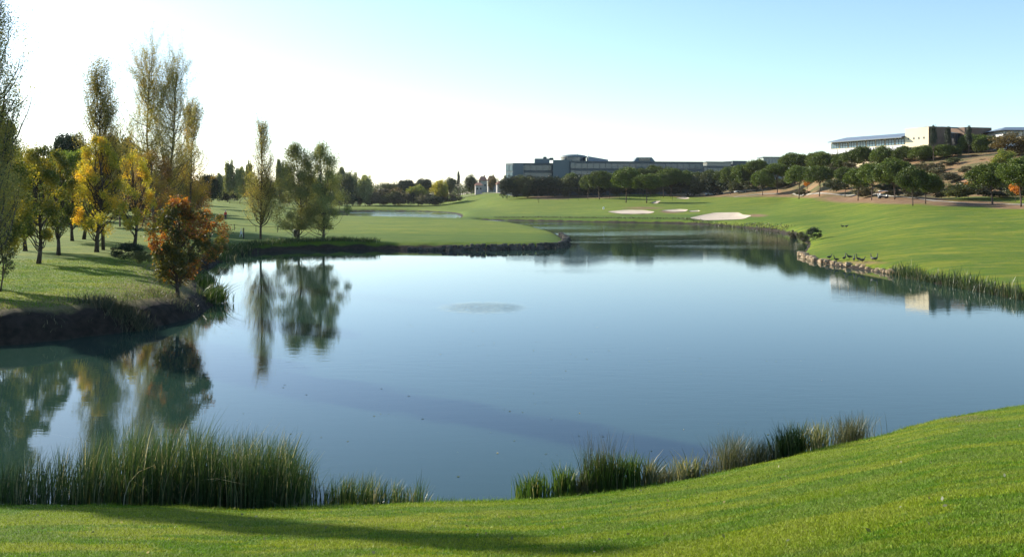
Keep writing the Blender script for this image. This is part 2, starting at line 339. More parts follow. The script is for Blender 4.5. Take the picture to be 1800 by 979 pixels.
rough = np.clip(blobs([(740, 424, 420, 13, 1.15), (440, 415, 120, 8, .8), (1100, 383, 420, 6, .9), (1400, 385, 70, 14, .5), (1500, 432, 60, 25, .4), (830, 375, 60, 14, .5)]), 0, 1)  # rough grass; on the peninsula front it also paints in the shaded slope
terr = tm.mesh('ground', None, True)
for nm, arr in (('shore', S_), ('dirt', dirt), ('hill', hillm), ('litter', litter), ('rough', rough), ('soilw', soilw)):
    a = terr.attributes.new(nm, 'FLOAT', 'POINT'); v = np.zeros(len(terr.vertices), np.float32); v[:arr.size] = arr.ravel(); v[arr.size:] = 9 if nm == 'shore' else 0
    a.data.foreach_set('value', v)
def ground_material():
    m = mat('turf', rough=.9, Specular_IOR_Level=.15); nt = m.node_tree; b = nt.nodes['Principled BSDF']
    att = lambda n: N(nt, 'ShaderNodeAttribute', attribute_name=n).outputs['Fac']
    pos = N(nt, 'ShaderNodeNewGeometry').outputs['Position']
    c = grass_color(nt); mid = noise(nt, pos, .9, 5, .65)
    c = mix(nt, 1.0, c, (1.12, 1.12, 1.1), 'MULTIPLY')
    stripes = noise(nt, mapping(nt, pos, (.02, .16, 0), (0, 0, -.2)), 1, 2)
    c = mix(nt, gray(nt, stripes, .45, .6), c, mix(nt, 1.0, c, (1.28, 1.15, 1.1), 'MULTIPLY'))
    def masked(c, a, col, lo=.15, hi=.6):
        f = N(nt, 'ShaderNodeMath', operation='MULTIPLY'); nt.links.new(att(a), f.inputs[0])
        f2 = N(nt, 'ShaderNodeMath', operation='ADD'); nt.links.new(mid, f2.inputs[0]); f2.inputs[1].default_value = .45
        nt.links.new(f2.outputs[0], f.inputs[1]); return mix(nt, gray(nt, f.outputs[0], lo, hi), c, col)
    c = masked(c, 'rough', mix(nt, .6, c, (.050, .105, .006)))
    c = masked(c, 'litter', ramp(nt, noise(nt, pos, 9, 4, .7), [(.35, (.10, .10, .025)), (.6, (.20, .155, .07)), (.75, (.32, .23, .12))]), .25, .9)
    c = masked(c, 'dirt', ramp(nt, noise(nt, pos, .5, 4), [(.3, (.16, .09, .05)), (.7, (.26, .17, .09))]))
    c = masked(c, 'hill', ramp(nt, noise(nt, pos, .12, 5, .65), [(.35, (.07, .08, .025)), (.48, (.17, .13, .06)), (.62, (.30, .17, .09))]), .1, .5)
    sh = att('shore'); soil = ramp(nt, noise(nt, pos, 2.5, 5), [(.3, (.014, .011, .008)), (.7, (.048, .036, .026))])
    # the bare earth of the bank reaches further up where the bank is farther off
    rg2 = N(nt, 'ShaderNodeMath', operation='MULTIPLY'); nt.links.new(att('soilw'), rg2.inputs[0])
    mm = N(nt, 'ShaderNodeMath', operation='ADD'); nt.links.new(mid, mm.inputs[0]); mm.inputs[1].default_value = .5; nt.links.new(mm.outputs[0], rg2.inputs[1])
    q = N(nt, 'ShaderNodeMath', operation='DIVIDE'); nt.links.new(sh, q.inputs[0]); nt.links.new(rg2.outputs[0], q.inputs[1])
    c = mix(nt, gray(nt, q.outputs[0], .6, 1.0), soil, c)
    nt.links.new(c, b.inputs['Base Color'])
    hh = mix(nt, .5, noise(nt, pos, 3, 4, .7), noise(nt, pos, 22, 3, .7))
    bump(nt, hh, b, .9, .10)
    return m
terr.materials.append(ground_material())
link('ground', terr, kind='structure')

# ------------------------------------------------------------------ water
def water_material(name, k=1.0):
    m = mat(name, (.019, .044, .032), .02, IOR=1.36, Specular_IOR_Level=.5); nt = m.node_tree; b = nt.nodes['Principled BSDF']
    pos = N(nt, 'ShaderNodeNewGeometry').outputs['Position']
    a = noise(nt, mapping(nt, pos, (.8, 2.4, 1)), 1.0, 3, .55); f = noise(nt, mapping(nt, pos, (3, 8, 1), (0, 0, .06)), 1.0, 2, .5)
    h = mix(nt, .22, a, f)
    # the fountain head below the surface stirs a small patch
    d = N(nt, 'ShaderNodeVectorMath', operation='DISTANCE'); nt.links.new(mapping(nt, pos, (.85, .75, 1)), d.inputs[0]); d.inputs[1].default_value = (FX*.85, FY*.75, 0)
    mr = N(nt, 'ShaderNodeMapRange'); nt.links.new(d.outputs['Value'], mr.inputs[0]); mr.interpolation_type = 'SMOOTHSTEP'; mr.inputs[1].default_value = 0; mr.inputs[2].default_value = 2.7; mr.inputs[3].default_value = 1; mr.inputs[4].default_value = 0
    f2 = N(nt, 'ShaderNodeMath', operation='MULTIPLY'); nt.links.new(mr.outputs[0], f2.inputs[0]); nt.links.new(gray(nt, noise(nt, mapping(nt, pos, (1.6, 1.1, 1)), 1.6, 4, .7), .42, .75), f2.inputs[1])
    f3 = N(nt, 'ShaderNodeMath', operation='MULTIPLY'); nt.links.new(f2.outputs[0], f3.inputs[0]); f3.inputs[1].default_value = 26
    sm = N(nt, 'ShaderNodeMath', operation='ADD'); nt.links.new(h, sm.inputs[0]); nt.links.new(f3.outputs[0], sm.inputs[1])
    # breeze drifts: patches with stronger ripples
    br = gray(nt, noise(nt, mapping(nt, pos, (.02, .05, 1)), 1, 3), .5, .68)
    st = N(nt, 'ShaderNodeMapRange'); nt.links.new(br, st.inputs[0]); st.inputs[3].default_value = .06; st.inputs[4].default_value = .22
    bn = N(nt, 'ShaderNodeBump'); bn.inputs['Distance'].default_value = .03
    sp = N(nt, 'ShaderNodeSeparateXYZ'); nt.links.new(pos, sp.inputs[0]); dm = N(nt, 'ShaderNodeMapRange'); nt.links.new(sp.outputs[1], dm.inputs[0])
    dm.inputs[1].default_value = 110; dm.inputs[2].default_value = 220; dm.inputs[3].default_value = .032*k; dm.inputs[4].default_value = .32*k; nt.links.new(dm.outputs[0], bn.inputs['Distance'])
    nt.links.new(st.outputs[0], bn.inputs['Strength']); nt.links.new(sm.outputs[0], bn.inputs['Height']); nt.links.new(bn.outputs[0], b.inputs['Normal'])
    return m
FX, FY = wz0(848, 541)
M_water = water_material('water')
def flat(name, P, m, label=None):
    mm = M(); 
    for q in P: mm.add([(x, y, 0) for x, y in q], [[0, 1, 2, 3]])
    return mm.obj(name, m, kind='structure')
flat('lake_water', [[(-140, 8), (140, 8), (140, 215), (-140, 215)], [(-13.5, 215), (140, 215), (140, 266), (-13.5, 266)]], M_water)
flat('pond_water', [[(-140, 215), (-13.5, 215), (-13.5, 458), (-140, 458)]], water_material('pond_ripples', 3))

# ------------------------------------------------------------------ sand and paths, laid on the turf
for V_, F_ in BUNKERS: M().add(V_, F_[0]).add(np.zeros((0, 3)), np.zeros((0, 4), int)).obj('sand_bunker', M_sand, kind='structure', smooth=True)
def ribbon(name, pts, width, m, dz=.05):
    cd = [hit(*p) if len(p) == 2 else p[2] for p in pts]; P = np.array([(at(p[0], d), d) for p, d in zip(pts, cd)])
    Q = np.concatenate([np.linspace(P[i], P[i+1], 10, endpoint=False) for i in range(len(P)-1)]+[P[-1:]])
    for _ in range(6): Q[1:-1] = .25*Q[:-2]+.5*Q[1:-1]+.25*Q[2:]
    T = np.gradient(Q, axis=0); T /= np.linalg.norm(T, axis=1)[:, None]+1e-9; Nn = np.c_[-T[:, 1], T[:, 0]]
    V = np.stack([Q+Nn*width*.5, Q+Nn*width*.17, Q-Nn*width*.17, Q-Nn*width*.5], 1).reshape(-1, 2); z = terrain(V[:, 0], V[:, 1])+dz
    F = [[4*i+j, 4*i+j+1, 4*i+5+j, 4*i+4+j] for i in range(len(Q)-1) for j in range(3)]
    return M().add(np.c_[V, z], np.array(F)[:, ::-1]).obj(name, m, kind='structure', smooth=True)
ribbon('cart_path', [(1395, 340.5), (1440, 342), (1500, 343.5), (1560, 346), (1610, 350), (1650, 355), (1700, 358.5), (1760, 359.5), (1850, 360)], 1.1, M_path, .10)
ribbon('cart_path', [(815, 346), (850, 341), (875, 339.5), (895, 341.5), (905, 345)], 3, M_path, .15)
ribbon('cart_path', [(1290, 337, 330), (1330, 337, 325), (1370, 336, 315)], 1.8, M_path, .15)

# ------------------------------------------------------------------ trees
def leaves(Cn, size, rng, flat_=0.0, aspect=.6):
    n = len(Cn); a = rng.normal(size=(n, 3)); a[:, 2] *= (1-flat_*.7); a /= np.linalg.norm(a, axis=1)[:, None]
    b = rng.normal(size=(n, 3)); b -= a*(a*b).sum(1)[:, None]; b /= np.linalg.norm(b, axis=1)[:, None]
    s = size*rng.uniform(.6, 1.3, n)[:, None]; a = a*s*.5; b = b*s*.5*aspect
    V = np.stack([Cn-a, Cn-b*1.0+a*.1, Cn+a, Cn+b+a*.1], 1).reshape(-1, 3)
    return V, np.arange(4*n).reshape(-1, 4)
def curve(p, q, k, rng, bow=.15, wig=.03):
    p = np.array(p, float); q = np.array(q, float); t = np.linspace(0, 1, k)[:, None]; L = np.linalg.norm(q-p)
    P = p+(q-p)*t; P[:, 2] += (-np.sin(t[:, 0]*math.pi)*bow*L); return P+rng.normal(size=P.shape)*wig*L*np.sin(t*math.pi)
def poplar_mesh(seed, H, R, n, ls, stems=1, lo=.1, topd=.5, nb=60, spread=.3, low=None):
    """columnar tree: steep thin boughs, leaves scattered thinly along them"""
    rng = np.random.default_rng(seed); t = M(); Cn = []
    for s in range(stems):
        off = np.array([(s-(stems-1)/2)*R*.8, 0, 0]); hh = H*(1-.07*s)
        k = np.linspace(0, 1, 12); P = np.c_[off[0]*np.minimum(k*2, 1)+np.sin(k*5+seed)*.06*R, np.cos(k*4)*.06*R, k*hh*.97]
        t.tube(P, H*.0095*(1-k)**.9+.008, 8); bs = []
        for b in range(nb//stems):
            u = lo+(.90-lo)*rng.random()**1.05; a = rng.random()*6.283
            rise = H*rng.uniform(.10, .30)*(1-.5*u); e_ = min(1, u+rise/H); prof = min(1, (e_+.12)/.3)*(1-max(0, e_-.55)/.5)**.55; L = R*prof*rng.uniform(.35, 1.12)
            p0 = np.array([np.interp(u, k, P[:, 0]), np.interp(u, k, P[:, 1]), u*hh]); z1 = min(u*hh+rise, hh*rng.uniform(.93, 1.02))
            tt = np.linspace(0, 1, 7); B = np.c_[p0[0]+math.cos(a)*L*tt**.5, p0[1]+math.sin(a)*L*tt**.5, p0[2]+(z1-p0[2])*tt] + rng.normal(size=(7, 3))*.04*tt[:, None]
            t.tube(B, (.0028*H*(1-u*.6))*(1-tt)**.8+.005, 4); bs.append(B)
            for _ in range(6):
                j = rng.random()*.85+.1; q = np.array([np.interp(j, tt, B[:, c]) for c in range(3)]); e = q+np.array([rng.normal()*.26*R, rng.normal()*.26*R, abs(rng.normal())*.45*R+.25*R])
                T2 = np.linspace(q, e, 4); t.tube(T2, np.array([.008, .006, .005, .003]), 3); bs.append(T2)
        for B in bs:
            w_ = 1.0 if B[-1, 2] < H*.5 else topd; m = int(n/len(bs)/stems*2*w_*rng.uniform(.3, 1.7))
            j = rng.random(m)**.7; q = np.stack([np.interp(j, np.linspace(0, 1, len(B)), B[:, c]) for c in range(3)], 1)
            Cn.append(q+rng.normal(size=q.shape)*np.array([spread*.5, spread*.5, spread]))
    if low:   # bushy lower third: more boughs there
        m, rl, z0, z1 = low; K = 22
        c = np.c_[rng.normal(size=(K, 2))*rl*.5, rng.uniform(z0, z1, K)]
        for q in c: t.tube(curve((0, 0, q[2]*.7), q, 5, rng, .0), np.linspace(.03, .008, 5), 4)
        Cn.append(np.repeat(c, m//K, 0)+rng.normal(size=(m//K*K, 3))*rl*.28)
    return t, leaves(np.concatenate(Cn), ls, rng)
def broad_mesh(seed, H, W, n, ls, frac=.3, K=30, cs=.2, lean=0, depth=None, tr=.016, shell=.55, rag=1.0, flatb=.0, ex=.8):
    """spreading crown of separate boughs on limbs"""
    rng = np.random.default_rng(seed); t = M(); R = W/2; zc = H*(frac+1)/2; rz = H*(1-frac)/2; dp = depth or 1
    uu = (np.arange(K)+rng.random(K))/K; th = rng.random(K)*6.283; pr = np.clip(np.sin(math.pi*np.clip(uu, .03, .97)**ex), .05, 1)**.55
    d = np.c_[np.cos(th)*pr, np.sin(th)*pr, uu*2-1]; rad = np.c_[rng.uniform(shell, 1.05, K), rng.uniform(shell, 1.05, K), np.ones(K)]**.7
    d[:, 2] = np.where(d[:, 2] < 0, d[:, 2]*(1-flatb), d[:, 2])
    c = d*rad*np.array([R*(1-cs*.8), R*dp*(1-cs*.8), rz*(1-cs*.7)])+np.array([lean, 0, zc]); c[:, :2] *= (1+rag*.13*rng.normal(size=(K, 1)))
    k = np.linspace(0, 1, 9); P = np.c_[lean*k**2+np.sin(k*5+seed)*.02*H, np.sin(k*4)*.015*H, k*H*.82]; r0 = H*tr
    t.tube(P, r0*(1-k*.85)**.8*np.r_[1.35, 1.05, np.ones(7)], 8)
    for q in c:
        u = np.clip((q[2]/H-.12)*rng.uniform(.55, .85), frac*.6, .72); p = np.array([np.interp(u/.82, k, P[:, i]) for i in range(3)])
        B = curve(p, q, 6, rng, .08, .04); t.tube(B, np.linspace(r0*.36, r0*.06, 6), 5)
        for _ in range(3): e = q+rng.normal(size=3)*R*cs*.9; t.tube(np.linspace(q-(q-p)*.25, e, 4), np.linspace(r0*.1, r0*.03, 4), 3)
    m = n//K; o = rng.normal(size=(K*m, 3)); o /= np.linalg.norm(o, axis=1)[:, None]; o *= (rng.random((K*m, 1))**.45)
    sz = np.repeat(rng.uniform(.6, 1.3, (K, 1)), m, 0)*cs*1.25
    Cn = np.repeat(c, m, 0)+o*sz*np.array([R, R*dp, min(rz, R*1.2)])
    Cn += rng.normal(size=Cn.shape)*ls*.6; Cn = Cn[Cn[:, 2] > .1*H]
    return t, leaves(Cn, ls, rng)
def grow(name, label, parts, tmat, lmat, loc, cat='tree', group=None, rz=0):
    o = thing(name, label, cat, loc, rz, group); t, (V, F) = parts
    t.obj('trunk', tmat, o, True); M().add(V, F).obj('crown', lmat, o); return o
def spot(px, by, dd=None):
    d = dd or hit(px, by); x = at(px, d); return x, d, gz(x, d)
def tree(kind, name, label, px, top, by, wpx, lmat, tmat=M_bark, dd=None, group=None, seed=0, **k):
    x, d, z = spot(px, by, dd); Hh = zpix(top, d)-z; W = wpx*d/F0
    n = k.pop('n'); ls = k.pop('ls')
    if 'low' in k and k['low']: m, rl, a, b = k['low']; k['low'] = (m, rl*d/F0, a*Hh, b*Hh)
    parts = poplar_mesh(seed, Hh, W/2, n, ls, **k) if kind == 'p' else broad_mesh(seed, Hh, W, n, ls, **k)
    return grow(name, label, parts, tmat, lmat, (x, d, z-.05), group=group)

POP = 'tall poplars on the left shore'
tree('p', 'poplar_tree', 'very tall half bare poplar cut by the left edge of the photo', -14, -95, 503, 130, L_poplar, dd=43.5, seed=1, n=24000, ls=.085, nb=110, topd=.8, group=POP)
tree('p', 'poplar_tree', 'slender half bare poplar rising above the yellow tree on the left lawn', 178, 112, 440, 86, L_poplar, M_barkdark, seed=2, n=25000, ls=.10, nb=130, topd=.9, low=(1200, 30, .25, .55), group=POP)
tree('p', 'poplar_tree', 'tallest double stemmed sparse poplar behind the red tree', 284, 86, 412, 116, L_poplar, seed=3, n=66000, ls=.11, stems=2, nb=190, topd=1.0, group=POP)
tree('p', 'poplar_tree', 'shorter yellowing poplar to the right of the double stemmed one', 336, 186, 408, 62, L_popyel, seed=4, n=17000, ls=.12, nb=60, topd=.9, group=POP)
tree('p', 'poplar_tree', 'lone bare slim poplar on the shore with its long reflection', 459, 213, 421, 56, L_poplar, M_barkdark, seed=5, n=15000, ls=.11, nb=140, topd=.6, low=(2600, 30, .22, .50), group=POP)
for q, (x, y, hh) in enumerate([(-28.9, 31.2, 20.3), (-33.4, 48.9, 22)]):  # the second one is added, unseen, to deepen the shadow band on the lake
    grow('poplar_tree', ['tall poplar outside the frame whose shadow crosses the near grass', 'second poplar outside the frame, added to deepen the shadow band on the lake'][q], poplar_mesh(40+q, hh, [1.1, 1.25][q], [34000, 80000][q], .15, nb=90, topd=1.0, lo=[.3, .15][q], spread=.2), M_bark, L_poplar, (x, y, gz(x, y)-.05), group=POP)
AU = 'autumn trees on the left lawn'
tree('b', 'green_tree', 'dark leafy green tree filling the left edge under the tall poplar', -8, 186, 508, 124, L_green, seed=11, n=26000, ls=.12, frac=.16, K=46, cs=.2, group=AU)
tree('b', 'small_tree', 'thin saplings with wispy leaves low at the left edge', 2, 380, 515, 62, L_olive, M_barkdark, seed=12, n=1800, ls=.09, frac=.2, K=18, cs=.2, tr=.01, dd=46, group=AU)
tree('b', 'yellow_green_tree', 'yellow green tree whose thin trunk stands nearest on the left lawn', 66, 248, 464, 92, L_green, M_barkdark, seed=13, n=20000, ls=.12, frac=.16, K=38, group=AU)
tree('b', 'yellow_green_tree', 'young green tree just right of the nearest thin trunk', 99, 258, 449, 80, L_green, M_barkdark, seed=14, n=11000, ls=.13, frac=.2, K=34, group=AU)
tree('b', 'yellow_green_tree', 'leafy tree just left of the nearest thin trunk, half hidden', 42, 250, 442, 100, L_green, M_barkdark, seed=15, n=13000, ls=.13, frac=.16, K=36, group=AU)
tree('b', 'green_tree', 'fresh green tree between the yellow tree and the thin trunks', 128, 264, 424, 104, L_fresh, M_barkdark, seed=16, n=20000, ls=.17, frac=.2, K=36, group=AU)
tree('b', 'yellow_tree', 'bright yellow tree in the middle of the left lawn', 174, 230, 444, 98, L_yellow, M_barkdark, seed=17, n=17000, ls=.13, frac=.13, K=46, cs=.17, rag=1.6, group=AU)
tree('b', 'yellow_tree', 'yellow green tree with a bent trunk behind the bright yellow one', 150, 250, 421, 90, L_yellow, M_barkdark, seed=18, n=7000, ls=.16, frac=.22, K=28, group=AU)
tree('b', 'yellow_green_tree', 'slim yellow and green tree left of the red tree', 236, 262, 432, 68, L_yellow, M_barkdark, seed=19, n=9000, ls=.14, frac=.13, K=34, rag=1.5, group=AU)
tree('b', 'rusty_tree', 'rusty brown leafy tree behind the red tree, under the double poplar', 268, 262, 416, 100, L_rust, seed=20, n=22000, ls=.14, frac=.06, K=40, group=AU)
tree('b', 'rusty_tree', 'olive brown tree at the foot of the yellowing poplar', 320, 282, 405, 100, L_rust, seed=21, n=22000, ls=.15, frac=.05, K=40, group=AU)
tree('b', 'red_tree', 'red and orange autumn tree leaning over the water at the point', 313, 348, 523, 122, L_red, M_barkdark, seed=22, n=13000, ls=.15, frac=.16, K=60, cs=.165, rag=1.4, tr=.018, group=AU)
tree('b', 'red_tree', 'low dark red shrubby tree just behind the red tree', 366, 366, 452, 100, L_red, M_barkdark, seed=23, n=7000, ls=.16, frac=.12, K=26, dd=80, group=AU)
WI = 'willows at the lake shore'
tree('b', 'willow_tree', 'left of the two bushy willows beside the lone bare poplar', 525, 246, 421, 104, L_willow, M_bark, seed=31, n=44000, ls=.13, tr=.010, frac=.03, K=80, cs=.185, shell=.15, ex=.62, rag=1.4, group=WI)
tree('b', 'willow_tree', 'right of the two bushy willows, its crown notched against the sky', 566, 246, 421, 104, L_willow, M_bark, seed=32, n=42000, ls=.13, tr=.010, frac=.03, K=76, cs=.185, shell=.15, ex=.62, rag=1.4, group=WI)

# --- kinds seen from afar: unit crowns and trunks, shared by the copies
def unit_pine(seed, round_=False):
    rng = np.random.default_rng(seed); K = 74; th = rng.random(K)*6.283; r = np.sqrt(rng.random(K))*.80
    z = .16+.66*np.sqrt(np.maximum(0, 1-(r/.86)**2))*rng.uniform(.82, 1.05, K)
    c = np.c_[np.cos(th)*r*.5, np.sin(th)*r*.5, z]; c[::3, 2] = .2+rng.random(len(c[::3]))*.25
    m = 260; o = rng.normal(size=(K*m, 3)); o /= np.linalg.norm(o, axis=1)[:, None]; o *= rng.random((K*m, 1))**.3
    Cn = np.repeat(c, m, 0)+o*np.repeat(rng.uniform(.75, 1.2, (K, 1)), m, 0)*np.array([.135, .135, .19])
    V, F = leaves(Cn, .042, rng, aspect=.6); cr = M().add(V, F)
    k = np.linspace(0, 1, 7); t = M(); P = np.c_[np.sin(k*3+seed)*.012, np.cos(k*3)*.01, k]; t.tube(P, .020*(1-.45*k), 6)
    for _ in range(9):
        a = rng.random()*6.283; e = np.array([math.cos(a)*.2, math.sin(a)*.2, 1.18+.1*rng.random()]); u = rng.uniform(.62, .95)
        t.tube(curve((0, 0, u), e, 4, rng, -.05), np.linspace(.009, .003, 4), 4)
    return cr.mesh('crown', L_pine), t.mesh('trunk', M_barkpine, True)
def unit_crown(seed, lm, K=56, m=190, ls=.05, cs=.15, narrow=False):
    rng = np.random.default_rng(seed); d = rng.normal(size=(K, 3)); d /= np.linalg.norm(d, axis=1)[:, None]; d *= rng.uniform(.45, 1, (K, 1))
    c = d*np.array([.4, .4, .4])+np.array([0, 0, .5])
    if narrow: c[:, :2] *= (1.15-.9*np.clip(c[:, 2:3], 0, 1))**.7
    o = rng.normal(size=(K*m, 3)); o /= np.linalg.norm(o, axis=1)[:, None]; o *= rng.random((K*m, 1))**.4
    V, F = leaves(np.repeat(c, m, 0)+o*np.repeat(rng.uniform(.6, 1.35, (K, 1)), m, 0)*cs, ls, rng); V[:, 2] = np.maximum(V[:, 2], 0)
    return M().add(V, F).mesh('crown', lm)
rngp = random.Random(5)
PC = [unit_pine(100+i) for i in range(7)]
UT = PC[0][1]
def far_tree(name, label, px, top, cbot, by, wpx, cm, dd=None, group=None, tm=None, cat='tree'):
    x, d, z = spot(px, by, dd); zt = zpix(top, d); zb = max(zpix(cbot, d), z+.1); W = wpx*d/F0; ch = zt-zb
    o = thing(name, label, cat, (x, d, z-.1), rngp.random()*6.28, group)
    link('crown', cm, o, loc=(0, 0, zb-z+.1), scale=(W, W, ch))
    if tm: th = max(zb-z+.1+ch*.12, .5); link('trunk', tm, o, scale=(max(th*1.0, W*.9),)*2+(th,))
    return o
def row(name, rows, text, group, **k):
    for i, (px, top, cb, by, wp) in enumerate(sorted(rows)):
        j = rngp.randrange(7); far_tree(name, text % ORD[i], px, top, cb+4, by, wp*1.27, PC[j][0], group=group, tm=PC[j][1], **k)
GP = 'umbrella pines along the far fairway'
row('umbrella_pine', [(905, 306, 329, 344, 26), (930, 303, 326, 344, 28), (952, 299, 323, 343, 32), (978, 309, 328, 344, 30), (1003, 303, 331, 346, 28), (1016, 293, 312, 341, 36), (1033, 307, 330, 350, 26), (1053, 299, 328, 351, 42), (1072, 304, 329, 346, 28), (1101, 293, 330, 357, 44), (1137, 304, 330, 357, 46), (1131, 295, 312, 345, 32)],
    'umbrella pine below the long glass office, %s from the left of its row', GP)
row('umbrella_pine', [(1150, 290, 313, 343, 34), (1166, 302, 326, 347, 32), (1180, 293, 323, 346, 48), (1208, 299, 326, 345, 32), (1230, 301, 325, 344, 30), (1251, 298, 326, 343, 32), (1270, 297, 322, 342, 32), (1284, 291, 320, 342, 30), (1306, 287, 322, 339, 38), (1340, 296, 326, 344, 34), (1330, 279, 302, 336, 36), (1366, 286, 308, 341, 38)],
    'umbrella pine right of the glass office, %s from the left of its row', GP)
row('umbrella_pine', [(1405, 289, 319, 350, 40), (1441, 290, 319, 345, 46), (1486, 292, 319, 347, 34), (1509, 294, 326, 353, 44), (1533, 284, 321, 352, 42), (1572, 277, 324, 351, 62), (1604, 292, 331, 362, 46), (1627, 303, 336, 359, 50), (1743, 284, 329, 360, 68), (1794, 274, 326, 364, 64), (1856, 280, 328, 364, 66)],
    'big umbrella pine at the foot of the slope, %s from the left', 'big umbrella pines at the foot of the slope')
x_ = lambda L: [(a, b, c, 0, e) for a, b, c, e in L]
for i, (px, top, cb, wp, dd) in enumerate([(1398, 267, 292, 48, 330), (1437, 265, 290, 36, 315), (1450, 266, 292, 44, 300), (1477, 268, 292, 24, 292), (1500, 261, 282, 36, 285), (1517, 256, 283, 38, 282), (1551, 256, 285, 36, 275), (1590, 256, 285, 36, 268), (1623, 254, 285, 40, 262), (1661, 253, 288, 42, 258), (1712, 234, 270, 46, 265), (1738, 238, 276, 42, 258)]):
    j = rngp.randrange(7); far_tree('umbrella_pine', 'dense pine high on the slope below the hilltop building, %s from the left' % ORD[i], px, top, cb+7, 0, wp*1.3, PC[j][0], dd=dd, group='dense pines high on the slope', tm=PC[j][1])
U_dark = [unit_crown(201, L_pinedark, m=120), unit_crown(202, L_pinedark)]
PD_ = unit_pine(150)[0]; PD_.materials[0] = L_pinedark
U_ol = [unit_crown(203, L_olive), unit_crown(204, L_olive), unit_crown(205, L_olive, cs=.19)]
U_gr = [unit_crown(206, L_willow), unit_crown(207, L_willow, cs=.13)]
U_yel = [unit_crown(208, L_yellow), unit_crown(209, L_rust), unit_crown(210, L_green)]
U_scr = [unit_crown(211, L_scrub, K=24, m=90, ls=.07), unit_crown(212, L_scrub, K=24, m=90, ls=.07), unit_crown(213, L_olive, K=24, m=90, ls=.07)]
U_cyp = unit_crown(214, L_pinedark, K=50, m=110, cs=.14, ls=.05, narrow=True)
U_or = unit_crown(215, L_orange, K=18, m=60, ls=.09)
U_br = unit_crown(216, L_brown, K=40, m=140, ls=.05)
for i, (px, top, by, wp, dd) in enumerate([(1641, 217, 264, 19, 256), (1666, 220, 262, 16, 256), (1703, 218, 262, 16, 258)]):
    far_tree('cypress', 'narrow dark cypress against the brown wing of the hilltop building, %s from the left' % ORD[i], px, top, by, by, wp, U_cyp, dd=dd, group='cypresses by the hilltop building', tm=UT)
far_tree('broad_tree', 'large brownish tree at the right edge, high on the slope', 1780, 230, 292, 300, 92, U_br, dd=235, tm=UT)
for i, (px, t, dd, wp) in enumerate([(1298, 316, 352, 40), (1322, 314, 345, 44), (1350, 312, 338, 44), (1376, 312, 330, 40), (1388, 300, 345, 44), (1424, 300, 325, 40), (1340, 300, 365, 44)]):
    far_tree('shrub', 'dark bush at the foot of the hill behind the pines, %s from the left' % ORD[i], px, t, 345, 0, wp, [U_ol[1], U_scr[2], U_dark[0]][i % 3], dd=dd, group='bushes at the foot of the hill', cat='bush')
far_tree('shrub', 'dark low bush between the two big pines at the foot of the slope', 1690, 330, 358, 0, 60, U_scr[2], dd=182, cat='bush')
far_tree('shrub', 'wide low bush behind the last big pine at the right edge', 1765, 332, 358, 0, 74, U_scr[0], dd=184, cat='bush')
far_tree('broad_tree', 'yellow olive bushy tree among the pines high on the slope', 1762, 262, 300, 305, 44, U_yel[2], dd=222, tm=UT)
for i, (px, t, b, wp, dd) in enumerate([(1419, 307, 330, 17, None), (1702, 316, 338, 20, None), (1785, 318, 344, 24, None)]):
    far_tree('small_tree', 'small bright orange tree under the slope pines, %s from the left' % ORD[i], px, t, b, 343+i*6, wp, U_or, group='small orange trees', tm=UT)
# hill scrub
SC = 'bushes on the slope'
BUSH = sorted([(1685, 318, 360, 70, 178, 2), (1740, 316, 358, 70, 180, 0), (1795, 316, 358, 70, 176, 2), (1655, 326, 356, 50, 186, 0), (1610, 322, 352, 60, 196, 2), (1470, 312, 340, 50, 245, 2), (1495, 282, 296, 34, 275, 0), (1520, 320, 342, 44, 225, 2), (1560, 322, 342, 54, 215, 2), (1590, 286, 306, 44, 250, 0), (1625, 284, 306, 46, 246, 0), (1648, 292, 312, 44, 236, 1), (1668, 282, 304, 40, 246, 0), (1690, 262, 280, 40, 268, 1), (1715, 272, 292, 30, 252, 0), (1690, 324, 356, 52, 185, 2), (1718, 320, 350, 44, 195, 0), (1770, 320, 350, 50, 190, 2), (1665, 300, 320, 40, 225, 1), (1640, 322, 346, 40, 208, 0), (1540, 296, 316, 40, 250, 1), (1460, 288, 310, 40, 278, 0), (1820, 320, 352, 60, 185, 2), (1735, 285, 300, 30, 240, 1)])
for i, (px, t, b, wp, dd, v) in enumerate(BUSH):
    far_tree('shrub', ['grey green', 'dry brownish', 'dark green'][v]+' round bush on the slope, %s of the big bushes' % nth(i, len(BUSH)), px, t, b, 0, wp, U_scr[v], dd=dd, group=SC, cat='bush')
SCR = sorted((rngp.uniform(1400, 1850), rngp.uniform(280, 350), rngp.choice([0, 1, 1, 2]), rngp.uniform(18, 46)) for _ in range(40))
for i, (px, by, v, wp) in enumerate(SCR):
    far_tree('shrub', 'low %s scrub on the slope, %s of the scrub tufts' % (['grey green', 'dry brownish', 'dark green'][v], nth(i, 40)), px, by-wp*.5, by+4, by, wp, U_scr[v], dd=hit(px, by, 190), group='scrub tufts on the slope', cat='bush')
